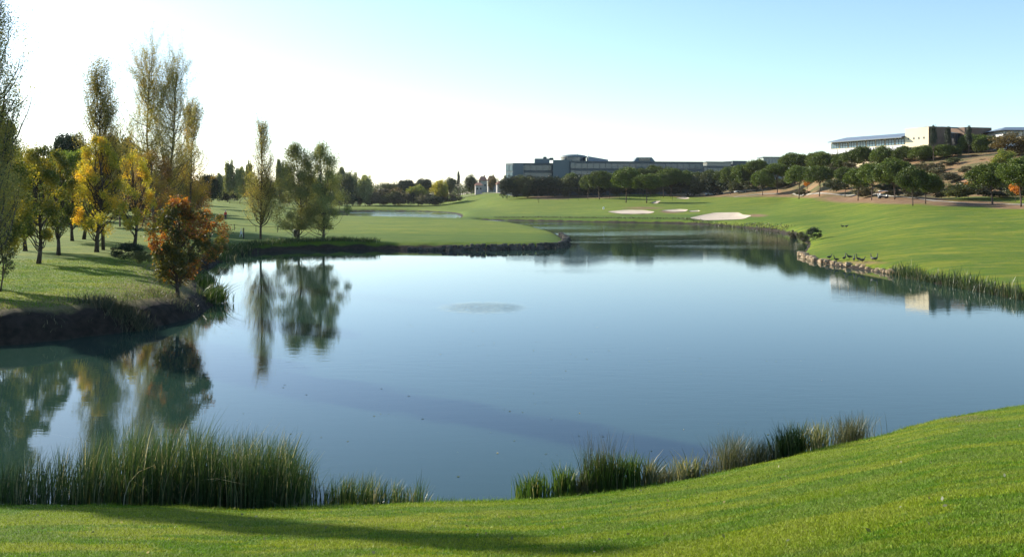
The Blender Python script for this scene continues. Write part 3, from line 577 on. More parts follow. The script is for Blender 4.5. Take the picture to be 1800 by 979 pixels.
# background trees, left to centre
BG = 'background trees beyond the left lawn'
bgt = [  # name, label, px, top, crown bottom, distance, width, crown
 ('round_pine', 'dark round pine left of the yellow tree, against the sky', 124, 227, 330, 135, 78, PD_),
 ('round_pine', 'dark round pine right of the yellow tree, against the sky', 210, 229, 350, 130, 86, PD_),
 ('broad_tree', 'olive green tree low behind the thin trunks at the left', 60, 262, 396, 150, 100, U_ol[0]),
 ('broad_tree', 'green tree behind the left edge of the lawn', 0, 255, 400, 140, 110, U_ol[1]),
 ('broad_tree', 'dark olive tree behind the foot of the double stemmed poplar', 262, 292, 402, 170, 80, U_ol[2]),
 ('broad_tree', 'olive tree between the red tree and the round dark pine', 318, 286, 400, 180, 78, U_ol[0]),
 ('broad_tree', 'yellow flecked tree behind the bright yellow tree', 190, 296, 402, 175, 60, U_yel[2]),
 ('round_pine', 'dark round pine at the edge of the sunny fairway, right of the red tree', 367, 302, 355, 230, 44, PD_),
 ('broad_tree', 'low dark hedge like tree below the round dark pines', 110, 320, 412, 190, 120, U_dark[1]),
 ('broad_tree', 'dark low tree behind the rusty tree', 235, 325, 408, 200, 90, U_dark[0]),
 ('slim_tree', 'slim pale green tree left of the grey green pair', 386, 300, 352, 320, 16, U_gr[0]),
 ('slim_tree', 'grey green upright tree, taller of the pair beyond the fairway', 404, 277, 350, 300, 26, U_gr[1]),
 ('slim_tree', 'grey green upright tree, shorter of the pair beyond the fairway', 422, 288, 350, 300, 24, U_gr[0]),
 ('slim_tree', 'thin upright tree just left of the lone bare poplar', 437, 278, 348, 330, 17, U_gr[1]),
 ('broad_tree', 'yellow leafed round tree left of the lone bare poplar', 441, 302, 346, 300, 30, U_yel[0]),
 ('broad_tree', 'dark broad tree right of the lone bare poplar', 474, 318, 352, 310, 30, U_ol[0]),
 ('slim_tree', 'tall thin pale tree between the bare poplar and the willows', 492, 274, 350, 320, 20, U_gr[0]),
 ('slim_tree', 'upright pale tree close to the left willow', 505, 284, 352, 330, 24, U_gr[1]),
 ('broad_tree', 'dark low tree on the fairway edge beside the round pine', 345, 318, 396, 260, 40, U_ol[1]),
 ('broad_tree', 'olive low tree at the fairway edge behind the two upright trees', 400, 322, 394, 330, 60, U_ol[2]),
 ('poplar_group_tree', 'tall grey green tree beyond the pond, nearest the willows', 601, 288, 368, 470, 30, U_gr[0]),
 ('poplar_group_tree', 'tall grey green tree beyond the pond, middle of three', 620, 300, 366, 475, 34, U_gr[1]),
 ('poplar_group_tree', 'tall grey green tree beyond the pond, right of three', 642, 303, 366, 470, 34, U_gr[0]),
 ('broad_tree', 'pale round tree beyond the pond behind the willows', 582, 300, 368, 480, 36, U_gr[1]),
 ('broad_tree', 'rusty reddish tree on the far bank of the pond', 668, 326, 368, 480, 48, U_scr[1]),
 ('broad_tree', 'brownish tree on the far bank, right of the reddish one', 700, 328, 368, 478, 46, U_br),
 ('round_pine', 'dark green round pine in the far tree line, left of two', 714, 314, 345, 520, 40, PD_),
 ('round_pine', 'dark green round pine in the far tree line, right of two', 745, 312, 345, 520, 38, PD_),
 ('broad_tree', 'low green tree left of the far dark pines', 684, 320, 350, 540, 40, U_ol[0]),
 ('broad_tree', 'olive yellow tree behind the golf cart', 735, 324, 362, 476, 44, U_yel[2]),
 ('yellow_tree', 'yellow tree standing on the grass right of the golf cart', 774, 315, 352, 470, 36, U_yel[0]),
 ('broad_tree', 'green tree between the yellow tree and the lone cypress', 792, 311, 340, 520, 26, U_ol[1]),
 ('broad_tree', 'round green tree right of the lone cypress', 829, 306, 338, 540, 26, U_ol[2]),
 ('broad_tree', 'brown green tree by the reddish roofed house', 866, 308, 336, 530, 24, U_br),
 ('broad_tree', 'dark tree at the left foot of the glass office', 892, 306, 342, 500, 24, U_ol[0])]
for nm, lb, px, top, cb, dd, wp, cm in bgt:
    far_tree(nm, lb, px, top, cb, 0, wp, cm, dd=dd, group=BG, tm=UT)
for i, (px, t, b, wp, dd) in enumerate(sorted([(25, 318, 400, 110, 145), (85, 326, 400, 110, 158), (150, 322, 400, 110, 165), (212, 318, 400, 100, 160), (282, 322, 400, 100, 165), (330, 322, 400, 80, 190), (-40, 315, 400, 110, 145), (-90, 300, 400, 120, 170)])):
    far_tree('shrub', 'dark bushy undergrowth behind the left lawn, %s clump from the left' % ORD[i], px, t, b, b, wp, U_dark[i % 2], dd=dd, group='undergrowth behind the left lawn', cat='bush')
for i in range(16):
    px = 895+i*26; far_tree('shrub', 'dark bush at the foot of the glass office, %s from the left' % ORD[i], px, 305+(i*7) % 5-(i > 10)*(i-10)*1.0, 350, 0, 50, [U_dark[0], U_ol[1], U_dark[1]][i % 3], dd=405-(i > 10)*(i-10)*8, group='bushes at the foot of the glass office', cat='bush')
for i in range(20):
    px = 350+i*13.5+rngp.uniform(-4, 4); far_tree('broad_tree', 'pale feathery tree in the back row beyond the left fairway, %s from the left' % ORD[i], px, rngp.uniform(300, 326), 362, 0, rngp.uniform(20, 38), [U_gr[0], U_ol[1], U_gr[1], U_scr[0], U_ol[2]][rngp.randrange(5)], dd=rngp.uniform(350, 450), group='back row beyond the left fairway', tm=UT)
for i in range(17):
    px = 592+i*13+rngp.uniform(-4, 4); far_tree('shrub', 'bushy growth on the far bank of the pond, %s clump from the left' % ORD[i], px, rngp.uniform(334, 344), 370, 0, rngp.uniform(22, 40), [U_scr[1], U_ol[1], U_dark[0], U_scr[0], U_br][rngp.randrange(5)], dd=rngp.uniform(463, 474), group='bushes on the far bank of the pond', cat='bush')
far_tree('cypress', 'lone dark cypress standing up from the far tree line', 806, 298, 336, 0, 8, U_cyp, dd=520, tm=UT)
# shrubs near the shores
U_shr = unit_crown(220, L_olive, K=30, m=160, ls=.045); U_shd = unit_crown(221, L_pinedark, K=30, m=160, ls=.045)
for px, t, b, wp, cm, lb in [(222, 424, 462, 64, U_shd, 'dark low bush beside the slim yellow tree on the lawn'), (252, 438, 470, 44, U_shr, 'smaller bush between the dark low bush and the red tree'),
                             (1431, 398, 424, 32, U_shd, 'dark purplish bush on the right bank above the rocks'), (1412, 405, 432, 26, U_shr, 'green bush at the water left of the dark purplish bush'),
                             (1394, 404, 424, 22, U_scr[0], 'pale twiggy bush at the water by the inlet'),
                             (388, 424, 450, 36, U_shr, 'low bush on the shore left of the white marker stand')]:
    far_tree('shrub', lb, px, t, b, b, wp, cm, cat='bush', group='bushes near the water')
# the far wood that closes the view, one mass
def woods():
    rng = np.random.default_rng(77); mm = M()
    for k in range(330):
        px = rng.uniform(-500, 2300); d = rng.uniform(600, 850)
        if 560 < px < 900: top = rng.uniform(322, 332)
        else: top = rng.uniform(312, 330)
        x = at(px, d); z = float(base(np.array([x]), np.array([d]))[0]); zt = zpix(top, d); W = rng.uniform(12, 20)
        c = rng.normal(size=(16, 3)); c /= np.linalg.norm(c, axis=1)[:, None]; c = c*np.array([W*.38, W*.38, (zt-z)*.4])+np.array([x, d, (z+zt)/2])
        P = np.repeat(c, 60, 0)+rng.normal(size=(960, 3))*W*.10; mm.add(*leaves(P, .95, rng))
    return mm
woods().obj('far_woodland', L_olive, label='hazy low woodland closing the horizon', kind='stuff')

# ------------------------------------------------------------------ buildings
M_glass = mat('office_glass', (.015, .05, .07), .15, Metallic=.0, Specular_IOR_Level=.9)
M_glassl = mat('pale_glass', (.12, .20, .23), .2); M_slab = mat('grey_blue_cladding', (.028, .052, .060), .5)
M_slabl = mat('light_cladding', (.10, .14, .15), .6); M_roofb = mat('blue_grey_roof', (.17, .21, .25), .45)
M_cream = noisy('cream_render', (.84, .70, .46), (.88, .75, .51), .3, .9); M_brick = noisy('brown_brick', (.13, .085, .06), (.19, .13, .09), .8, .9)
M_stucco = noisy('grey_stucco', (.30, .28, .26), (.38, .36, .34), 1, .9)
M_whitew = mat('white_panel', (.8, .8, .78), .6); M_darkglass = mat('dark_glass', (.02, .03, .04), .1, Specular_IOR_Level=.8)
M_green = mat('grey_green_cladding', (.27, .32, .27), .6); M_tile = noisy('roof_tile', (.20, .10, .07), (.28, .15, .10), 1, .9)
def wall_frame(a, b):
    a = np.array(a, float); b = np.array(b, float); L = np.linalg.norm(b-a); t = (b-a)/L; n = np.array([t[1], -t[0]]); return a, t, n, L
def panel(mm, a, b, u0, u1, z0, z1, out, th=.25):
    a, t, n, L = wall_frame(a, b); c = a+t*(u0+u1)/2*1.0+n*(out-th/2); mm.box((c[0], c[1], (z0+z1)/2), (u1-u0, th, z1-z0), math.atan2(t[1], t[0])); return mm
def comb(a, b, us, wd, z0, z1, out, th):
    a, t, n, L = wall_frame(a, b); O = [(us[0]-wd/2, z1), ]
    P = []
    for u in us: P += [(u-wd/2, z1-.2), (u-wd/2, z0), (u+wd/2, z0), (u+wd/2, z1-.2)]
    P = P[1:-1]; P += [(us[-1]+wd/2, z1), (us[0]-wd/2, z1)]; k = len(P)
    V = [(a[0]+t[0]*u+n[0]*o_, a[1]+t[1]*u+n[1]*o_, zz) for o_ in (out, out-th) for u, zz in P]
    m = M().add(V, [[i, (i+1) % k, k+(i+1) % k, k+i][::-1] for i in range(k)]); m.F.append(np.array([list(range(k))])); m.F.append(np.array([list(range(k, 2*k))[::-1]])); return m
def pw(px, d): return (at(px, d), d)
def glass_office():
    o = thing('office_building', 'long blue glass office building with a round rooftop drum beyond the pines', 'building', (at(1090, 440), 440, 9)); ox, oy, oz = o.location
    L = lambda p: (p[0]-ox, p[1]-oy); z = lambda py, d: zpix(py, d)-oz
    def blk(name, pa, da, pb, db, t, dep, m, z0=-1.5, par=o):
        a, b = L(pw(pa, da)), L(pw(pb, db)); _, tt, n, _l = wall_frame(a, b); bk = -n*dep
        z1 = z(t, (da+db)/2); M().prism([a, b, (b[0]+bk[0], b[1]+bk[1]), (a[0]+bk[0], a[1]+bk[1])], z0, z1).obj(name, m, par); return a, b, z1
    def bands(par, a, b, z1, n, mg=M_glass):
        _, tt, nn, Ln = wall_frame(a, b); zt = z1-.9
        for k in range(n):
            g = panel(M(), a, b, .4, Ln-.4, zt-2.6, zt, .12, .2).obj('window_band', mg, par)
            comb(a, b, list(np.arange(2.5, Ln-1, 3.0)), .18, zt-2.6, zt, .2, .1).obj('mullions', M_slab, g); zt -= 3.6
    a, b, z1 = blk('end_tower', 889, 425, 902, 421, 287.5, 14, M_slabl); bands(o, a, b, z1, 3, M_glassl)
    a, b, z1 = blk('left_wing', 902, 425, 1002, 428, 287, 20, M_slab); bands(o, a, b, z1, 3)
    blk('plant_room', 940, 436, 966, 436, 279, 9, M_slabl); blk('roof_unit', 955, 437, 961, 437, 275.8, 3, M_slab, z(279, 436)); blk('roof_unit', 966, 437, 973, 437, 277.6, 3, M_slab, z(281.5, 436))
    a, b, z1 = blk('main_block', 1002, 422, 1236, 432, 284, 24, M_slab); bands(o, a, b, z1, 3)
    blk('canopy_block', 972, 424, 1003, 423, 281.5, 12, M_slabl)
    # the drum: a squat cylinder with a shallow dome and a mast
    cx, cy = L(pw(1008, 445)); rad = 22*445/F0; zz0, zz1 = 3, z(275.5, 445)
    ang = np.linspace(0, 6.283, 41)[:-1]; M().prism([(cx+rad*math.cos(t), cy+rad*math.sin(t)) for t in ang], zz0, zz1).obj('drum', M_glass, o, False)
    dm = M(); rs = [1.08, 1.08, .9, .6, .3, .02]; hs = [-.5, 0, .5, .85, 1.05, 1.1]
    V = [(cx+rad*r*math.cos(t), cy+rad*r*math.sin(t), zz1+h) for r, h in zip(rs, hs) for t in ang]
    dm.add(V, [[i*40+j, i*40+(j+1) % 40, (i+1)*40+(j+1) % 40, (i+1)*40+j] for i in range(5) for j in range(40)]); dm.obj('drum_roof', M_slabl, o, True)
    for px, tp in ((1015, 269.5), (1034, 269)): q = L(pw(px, 440)); M().tube([(q[0], q[1], zz1-2), (q[0], q[1], z(tp, 440))], [.15, .1], 5).obj('mast', M_slab, o)
    a, b = L(pw(1034, 436)), L(pw(1069, 436)); dd = 10
    M().add([(a[0], a[1], z(285, 436)), (b[0], b[1], z(285, 436)), (b[0], b[1], z(281, 436)), (a[0], a[1], z(275, 436)), (a[0], a[1]+dd, z(285, 436)), (b[0], b[1]+dd, z(285, 436)), (b[0], b[1]+dd, z(281, 436)), (a[0], a[1]+dd, z(275, 436))],
            [[0, 1, 2, 3], [5, 4, 7, 6], [3, 2, 6, 7], [1, 5, 6, 2], [4, 0, 3, 7]]).obj('sloping_roof', M_roofb, o)
    a, b = L(pw(1114, 434)), L(pw(1152, 434)); zz = z(284.5, 434); zt = z(276.8, 434)
    M().prism([a, b, (b[0], b[1]+9), (a[0], a[1]+9)], zz, zt, [(a[0]+1.6, a[1]+.8), (b[0]-1.6, b[1]+.8), (b[0]-1.6, b[1]+8), (a[0]+1.6, a[1]+8)]).obj('roof_pavilion', M_slabl, o)
    panel(M(), a, b, 2.6, 8, zz+.4, zt-.35, .02, .3).obj('window', M_darkglass, o)
    a, b, z1 = blk('right_wing', 1236, 436, 1292, 442, 292, 20, M_slab); bands(o, a, b, z1, 2)
    blk('right_block', 1243, 445, 1285, 448, 285.5, 12, M_glass); blk('roof_slab', 1241, 444, 1287, 447, 284.4, 14, M_slabl, z(286, 445))
    blk('stair_block', 1288, 450, 1313, 452, 283, 10, M_slab)
glass_office()
def side_building():
    d = 385; o = thing('small_building', 'small grey green flat roofed building peeping over the pines', 'building', (at(1360, d), d, 12)); ox = o.location.x
    a, b = (at(1342, d)-ox, 0), (at(1378, d)-ox, 1)
    zt = zpix(277.5, d)-12; M().prism([a, b, (b[0], 10), (a[0], 9)], -3, zt).obj('walls', M_green, o); M().prism([(a[0]-.3, -.3), (b[0]+.3, .7), (b[0]+.3, 10.4), (a[0]-.3, 9.4)], zt, zt+.4).obj('roof', M_slabl, o)
    _, t, n, Ln = wall_frame(a, b)
    for u in np.arange(.7, Ln-1, 1.5): panel(M(), a, b, u, u+.8, zt-2.4, zt-.7, .06, .1).obj('window', M_glass, o)
side_building()
def hilltop():
    zg = 20.0; o = thing('hilltop_building', 'cream and brown hilltop building with a blue grey roofed white balcony wing', 'building', (at(1600, 288), 288, zg)); ox, oy, _ = o.location
    L = lambda p: (p[0]-ox, p[1]-oy); z = lambda py, d: zpix(py, d)-zg
    a, b = L(pw(1461, 301.6)), L(pw(1591, 275)); _, t, n, Ln = wall_frame(a, b); bk = -n*12
    back = lambda p, q=1: (p[0]+bk[0]*q, p[1]+bk[1]*q); out = lambda p, q: (p[0]+n[0]*q, p[1]+n[1]*q)
    zt = z(231, 275); ze = zt-1.9
    M().prism([a, b, back(b), back(a)], -9, ze).obj('balcony_wing', M_cream, o)
    # single pitch roof overhanging the balconies
    A0, B0 = out(a, 1.6), out(b, 1.6)
    rf = M().add([(*A0, ze-.15), (*B0, ze-.15), (*B0, ze+.15), (*A0, ze+.15), (*back(a, .6), zt), (*back(b, .6), zt), (*back(a), zt-.5), (*back(b), zt-.5)],
                 [[0, 1, 2, 3], [3, 2, 5, 4], [4, 5, 7, 6], [1, 0, 6, 7]]); rf.obj('roof', M_roofb, o)
    nb = 8; stp = Ln/nb
    for k in range(nb):
        u = k*stp; g = panel(M(), a, b, u+.25, u+stp-.25, ze-2.2, ze-.3, .10, .15).obj('window', M_glassl, o)
        comb(a, b, [u+.25+j*(stp-.5)/3 for j in range(4)], .09, ze-2.2, ze-.3, .17, .08).obj('frame', M_dark, g)
        p0, p1 = a[0]+t[0]*(u+.5), a[1]+t[1]*(u+.5); q0, q1 = a[0]+t[0]*(u+stp-.1), a[1]+t[1]*(u+stp-.1)
        bc = M().prism([(p0+n[0]*.05, p1+n[1]*.05), (q0+n[0]*.05, q1+n[1]*.05), (q0+n[0]*1.3, q1+n[1]*1.3), (p0+n[0]*1.3, p1+n[1]*1.3)], ze-4.1, ze-2.5); bc.obj('balcony', M_whitew, o)
    c = (a[0]+t[0]*(Ln+8.4), a[1]+t[1]*(Ln+8.4)); b2 = out(b, .0)
    zb = z(225, 271)
    c2 = (c[0]+6, c[1]+10)
    M().prism([b2, c, c2, back(b2, .9)], -9, zb).obj('cream_block', M_cream, o)
    for u in (1.0, 2.9, 4.7, 6.5): panel(M(), b2, c, u, u+.5, z(245, 271), z(241.5, 271), .05, .1).obj('window', M_slab, o)
    # brown wing facing the camera
    d0 = c[1]+oy; e = L(pw(1743, d0+6)); g0 = (c[0]+.3, c[1]+.02)
    _, t2, n2, L2 = wall_frame(g0, e); P = lambda u, dep=0: (g0[0]+t2[0]*u-n2[0]*dep, g0[1]+t2[1]*u-n2[1]*dep)
    M().prism([P(0), P(L2*.34), P(L2*.34, 9), P(0, 9)], -8, z(222.5, d0)).obj('brown_wing', M_brick, o)
    M().prism([P(L2*.56), P(L2), P(L2, 10), P(L2*.56, 10)], -8, z(224, d0+4)).obj('brown_wing', M_brick, o)
    M().prism([P(L2*.34+.03, 2), P(L2*.56-.03, 2), P(L2*.56-.03, 9), P(L2*.34+.03, 9)], -8, z(232, d0)).obj('glazed_hall', M_darkglass, o)
    q = [P(L2*.34+.05, 1.2), P(L2*.56-.05, 1.2), P(L2*.56-.05, 8.5), P(L2*.34+.05, 8.5)]
    M().add([(*q[0], z(233, d0)), (*q[1], z(233, d0)), (*q[2], z(225.5, d0)), (*q[3], z(225.5, d0))], [[0, 1, 2, 3]]).obj('glazed_roof', M_slabl, o)
    for k in range(4): p = P(L2*(.37+.05*k), 1.9); M().box((p[0], p[1], z(240, d0)), (.12, .12, 3.0)).obj('mullion', M_slab, o)
    bm = M(); p, q2 = P(L2*.3, 3), P(L2*.6, 3); bm.tube([(*p, z(221.8, d0)), (*q2, z(222.5, d0))], [.2, .2], 4); bm.obj('roof_beam', M_slabl, o)
hilltop()
def edge_building():
    d = 262; o = thing('grey_roof_building', 'corner of a building with a wide pale grey roof at the right edge', 'building', (at(1800, d), d, 19)); ox = o.location.x; z = lambda py: zpix(py, d)-19
    x0, x1 = at(1757, d)-ox, at(1900, d)-ox
    M().prism([(x0, 0), (x1, 0), (x1, 14), (x0+1, 14)], z(230), z(228.5), [(x0+2, 2), (x1, 2), (x1, 12), (x0+3, 12)][:4]).obj('eaves', M_slabl, o)
    M().prism([(x0+.6, .6), (x1, .6), (x1, 13), (x0+1.4, 13)], z(228.6), z(222), [(x0+4, 4), (x1, 4), (x1, 9), (x0+5, 9)]).obj('roof', M_roofb, o)
    M().prism([(x0+1.8, 1.4), (x1, 1.4), (x1, 12), (x0+2.4, 12)], -6, z(229.9)).obj('walls', M_whitew, o)
    for k in range(5): M().box((x0+3.2+k*2.6, 1.38, z(235)), (1.6, .12, 1.4)).obj('window', M_darkglass, o)
edge_building()
def house(px0, px1, eave, ridge, d, lb):
    x = at((px0+px1)/2, d); zg = gz(x, d); o = thing('house', lb, 'house', (x, d, zg), .1, 'houses beyond the far bank'); W = (px1-px0)*d/F0; he = zpix(eave, d)-zg; hr = zpix(ridge, d)-zg
    M().box((0, 4, he/2-.5), (W, 8, he+1)).obj('walls', M_stucco, o)
    M().add([(-W/2-.5, -.5, he), (W/2+.5, -.5, he), (W/2-1, 4, hr), (-W/2+1, 4, hr), (-W/2-.5, 8.5, he), (W/2+.5, 8.5, he)], [[0, 1, 2, 3], [5, 4, 3, 2]]).add([(-W/2-.5, -.5, he), (-W/2+1, 4, hr), (-W/2-.5, 8.5, he), (W/2+.5, -.5, he), (W/2+.5, 8.5, he), (W/2-1, 4, hr)], [[0, 1, 2], [3, 4, 5]]).obj('roof', M_tile, o)
    M().box((W*.2, 5, hr), (.8, .8, 1.6)).obj('chimney', M_brick, o)
    n = max(2, int(W/2.2))
    for k in range(n): M().box((-W/2+W*(k+.5)/n, -.03, he*.62), (.9, .1, 1.1)).obj('window', M_darkglass, o)
house(843, 856, 318, 310, 560, 'taller reddish roofed house behind the far bank trees')
house(858, 872, 318, 309, 568, 'low reddish roofed house, right of the taller one')
house(836, 848, 326, 321, 520, 'white walled house low behind the round green tree')
house(874, 892, 324, 318, 500, 'small white house at the left foot of the glass office')

# ------------------------------------------------------------------ shore: stone edging, rocks, birds
def stone_mesh(seed, m):
    rng = np.random.default_rng(seed); n, k = 9, 6; V = []
    for i in range(k+1):
        ph = math.pi*i/k
        for j in range(n): th = 6.283*j/n; V.append((math.sin(ph)*math.cos(th), math.sin(ph)*math.sin(th), math.cos(ph)))
    V = np.array(V); f = np.zeros(len(V))
    for _ in range(5): dd = rng.normal(size=3); dd /= np.linalg.norm(dd); f += .16*np.sin(V@dd*rng.uniform(2, 4)+rng.random()*6)
    V = np.clip(V*(1+f)[:, None], -.8, .8)*.62
    F = [[i*n+j, (i+1)*n+j, (i+1)*n+(j+1) % n, i*n+(j+1) % n] for i in range(k) for j in range(n)]
    return M().add(V, F).mesh('boulder', m)
ST = [stone_mesh(300+i, M_rock) for i in range(6)]
def along(P, step, jit=0, seed=0):
    rng = np.random.default_rng(seed); P = np.array(P); out = []; carry = 0
    for a, b in zip(P[:-1], P[1:]):
        L = np.linalg.norm(b-a); u = carry
        while u < L: out.append(a+(b-a)*u/L+rng.normal(size=2)*jit); u += step
        carry = u-L
    return np.array(out)
rshore = [wz0(*p) for p in [(1410, 449), (1430, 459), (1480, 468), (1530, 475), (1575, 483)]]
rng = np.random.default_rng(9)
RP = along(rshore, .62, .12, 4); RP = RP[np.argsort(RP[:, 0]/RP[:, 1])]
for k, p in enumerate(RP):
    s = rng.uniform(.28, .8)
    link('boulder', ST[k % 6], None, 'tan boulder in the low rock edging of the right shore, '+nth(k, len(RP)), 'rock', 'boulders edging the right shore', loc=(p[0], p[1]+rng.uniform(0, .35), rng.uniform(-.02, .28)), rz=rng.random()*6, scale=(s*1.2, s, s*.8))
tip = along([wz0(*p) for p in [(985, 417), (998.5, 427), (988, 436), (950, 439), (850, 441), (760, 440.5), (715, 440)]], .42, .06, 3)
def stonework():
    rng = np.random.default_rng(8); mm = M()
    for p in tip:
        w_ = np.clip((p[0]+14)/9, .25, 1)
        for lv in range(3 if w_ > .6 else 2):
            for _ in range(1):
                n = 7; s = rng.uniform(.22, .42); c = (p[0]+rng.normal()*.1, p[1]+.16*lv+rng.normal()*.05, .08+.27*lv*w_+rng.normal()*.04)
                me = ST[rng.integers(6)]; V = np.array([v.co[:] for v in me.vertices])*np.array([s*1.5, s, s*1.1])+np.array(c)
                mm.add(V, np.array([pp.vertices[:] for pp in me.polygons]))
    return mm
stonework().obj('stone_edging', M_rockdark, label='rough dark stone edging round the tip of the grassy peninsula', cat='stone wall')
def bird_mesh(seed, up):
    P = [(-.34, 0, .26), (-.24, 0, .28), (-.08, 0, .28), (.08, 0, .30), (.18, 0, .36), (.22, 0, .46+.1*up), (.24, 0, .56+.2*up), (.29, 0, .60+.2*up), (.36, 0, .59+.2*up)]
    m = M().tube(P, [.02, .08, .13, .12, .08, .045, .04, .05, .012], 8)
    for y in (-.05, .05): m.tube([(.0, y, .2), (.01, y, .0)], [.014, .012], 4)
    return m.mesh('bird', M_dark, True)
BM = [bird_mesh(0, 0), bird_mesh(1, .6), bird_mesh(2, 1)]
for i, (px, py) in enumerate([(1458, 452), (1470, 455), (1484, 454), (1493, 451), (1501, 456), (1509, 454), (1516, 456), (1534, 453), (1539, 454)]):
    d = hit(px, py+6); x = at(px, d)
    link('bird', BM[i % 3], None, 'dark water bird on the right shore rocks, %s from the left' % ORD[i], 'bird', 'dark birds on the shore rocks', loc=(x, d, max(gz(x, d), .3)), rz=[0, 3, .6, 2.6, 1, 3.4, 0, 2, .3][i], scale=(.85,)*3)
for i, px in enumerate((1481, 1488)):
    d = hit(px, 401); x = at(px, d); link('bird', BM[0], None, ['grazing bird on the right fairway, left of two', 'grazing bird on the right fairway, right of two'][i], 'bird', 'grazing birds on the fairway', loc=(x, d, gz(x, d)), rz=[3.1, 0][i], scale=(.9,)*3)

# ------------------------------------------------------------------ small things on the grass
def cart(px, by, s, lb, rz, dd=None):
    x, d, z = spot(px, by, dd); o = thing('golf_cart', lb, 'golf cart', (x, d, z), rz, None, (s,)*3)
    M().prism([(-.6, -1.15), (.6, -1.15), (.6, 1.1), (-.6, 1.1)], .25, .62, [(-.56, -1.1), (.56, -1.1), (.56, .95), (-.56, .95)]).obj('body', M_dark, o)
    M().prism([(-.55, -1.2), (.55, -1.2), (.5, -.75), (-.5, -.75)], .4, .95, [(-.45, -1.05), (.45, -1.05), (.42, -.8), (-.42, -.8)]).obj('front_cowl', M_whitew, o)
    M().box((0, .35, .78), (1.05, .5, .16)).obj('seat', M_whitew, o); M().box((0, .62, 1.05), (1.05, .12, .5)).obj('backrest', M_whitew, o)
    M().prism([(-.65, -.95), (.65, -.95), (.65, .95), (-.65, .95)], 1.83, 1.92, [(-.55, -.85), (.55, -.85), (.55, .85), (-.55, .85)]).obj('roof', M_whitew, o)
    for sx in (-.55, .55):
        for sy in (-.8, .8): M().tube([(sx, sy, .6), (sx*.98, sy*.95, 1.85)], [.03, .03], 5).obj('roof_post', M_dark, o)
        for sy in (-.75, .75): M().tube([(sx-.1, sy, .23), (sx+.1, sy, .23)], [.23, .23], 12).obj('wheel', M_dark, o)
    M().tube([(-.22, .98, .5), (-.22, 1.12, 1.25)], [.14, .16], 8).obj('golf_bag', M_whitew, o); M().tube([(.22, .98, .5), (.22, 1.12, 1.2)], [.14, .16], 8).obj('golf_bag', M_dark, o)
cart(765, 360.5, 1.9, 'golf cart with a pale roof parked beyond the pond', 2.9)
cart(1552, 350, .95, 'white golf cart on the path under the slope pines', 1.4)
def person():
    x, d, z = spot(396.5, 387); o = thing('person', 'person in a red jacket and pale cap standing on the left fairway', 'person', (x, d, z), -.4, None, (1.0,)*3)
    J = [(0, 0, .95), (0, 0, 1.15), (0, 0, 1.38), (0, 0, 1.50), (0, -.01, 1.62), (0, -.01, 1.72), (.10, 0, .90), (.12, -.02, .50), (.12, .02, .08), (.13, -.12, .04), (-.10, 0, .90), (-.13, .03, .50), (-.14, .03, .08), (-.15, -.11, .04),
         (.19, 0, 1.40), (.26, -.02, 1.13), (.24, -.16, .92), (-.19, 0, 1.40), (-.26, -.02, 1.13), (-.24, -.16, .92), (.24, -.22, .86), (-.24, -.22, .86)]
    E = [(0, 1), (1, 2), (2, 3), (3, 4), (4, 5), (0, 6), (6, 7), (7, 8), (8, 9), (0, 10), (10, 11), (11, 12), (12, 13), (2, 14), (14, 15), (15, 16), (2, 17), (17, 18), (18, 19), (16, 20), (19, 21)]
    R = [.13, .13, .15, .06, .09, .09, .10, .075, .05, .04, .10, .075, .05, .04, .075, .05, .04, .075, .05, .04, .035, .035]
    def skin(name, idx, grow_, m, par):
        mp = {a: i for i, a in enumerate(idx)}; me = D_.meshes.new(name); me.from_pydata([J[i] for i in idx], [(mp[a], mp[b]) for a, b in E if a in mp and b in mp], [])
        ob = link(name, me, par); md = ob.modifiers.new('Skin', 'SKIN'); ob.modifiers.new('Sub', 'SUBSURF').levels = 1; me.skin_vertices or None
        for i, a in enumerate(idx): r = R[a]*grow_; me.skin_vertices[0].data[i].radius = (r, r)
        me.skin_vertices[0].data[0].use_root = True; me.materials.append(m); return ob
    b = skin('body', list(range(22)), 1, mat('skin', (.42, .24, .17), .6), o)
    skin('jacket', [1, 0, 2, 14, 15, 16, 17, 18, 19], 1.22, mat('red_cloth', (.55, .03, .02), .8), b)
    skin('trousers', [0, 6, 7, 8, 10, 11, 12], 1.18, mat('navy_cloth', (.02, .02, .05), .9), b)
    M().tube([(0, -.01, 1.70), (0, -.01, 1.79), (0, -.01, 1.83)], [.115, .10, .03], 10).add([(-.07, -.10, 1.73), (.07, -.10, 1.73), (.05, -.22, 1.71), (-.05, -.22, 1.71)], [[0, 1, 2, 3]]).obj('cap', mat('pale_pink_cloth', (.7, .5, .48), .8), b)
person()
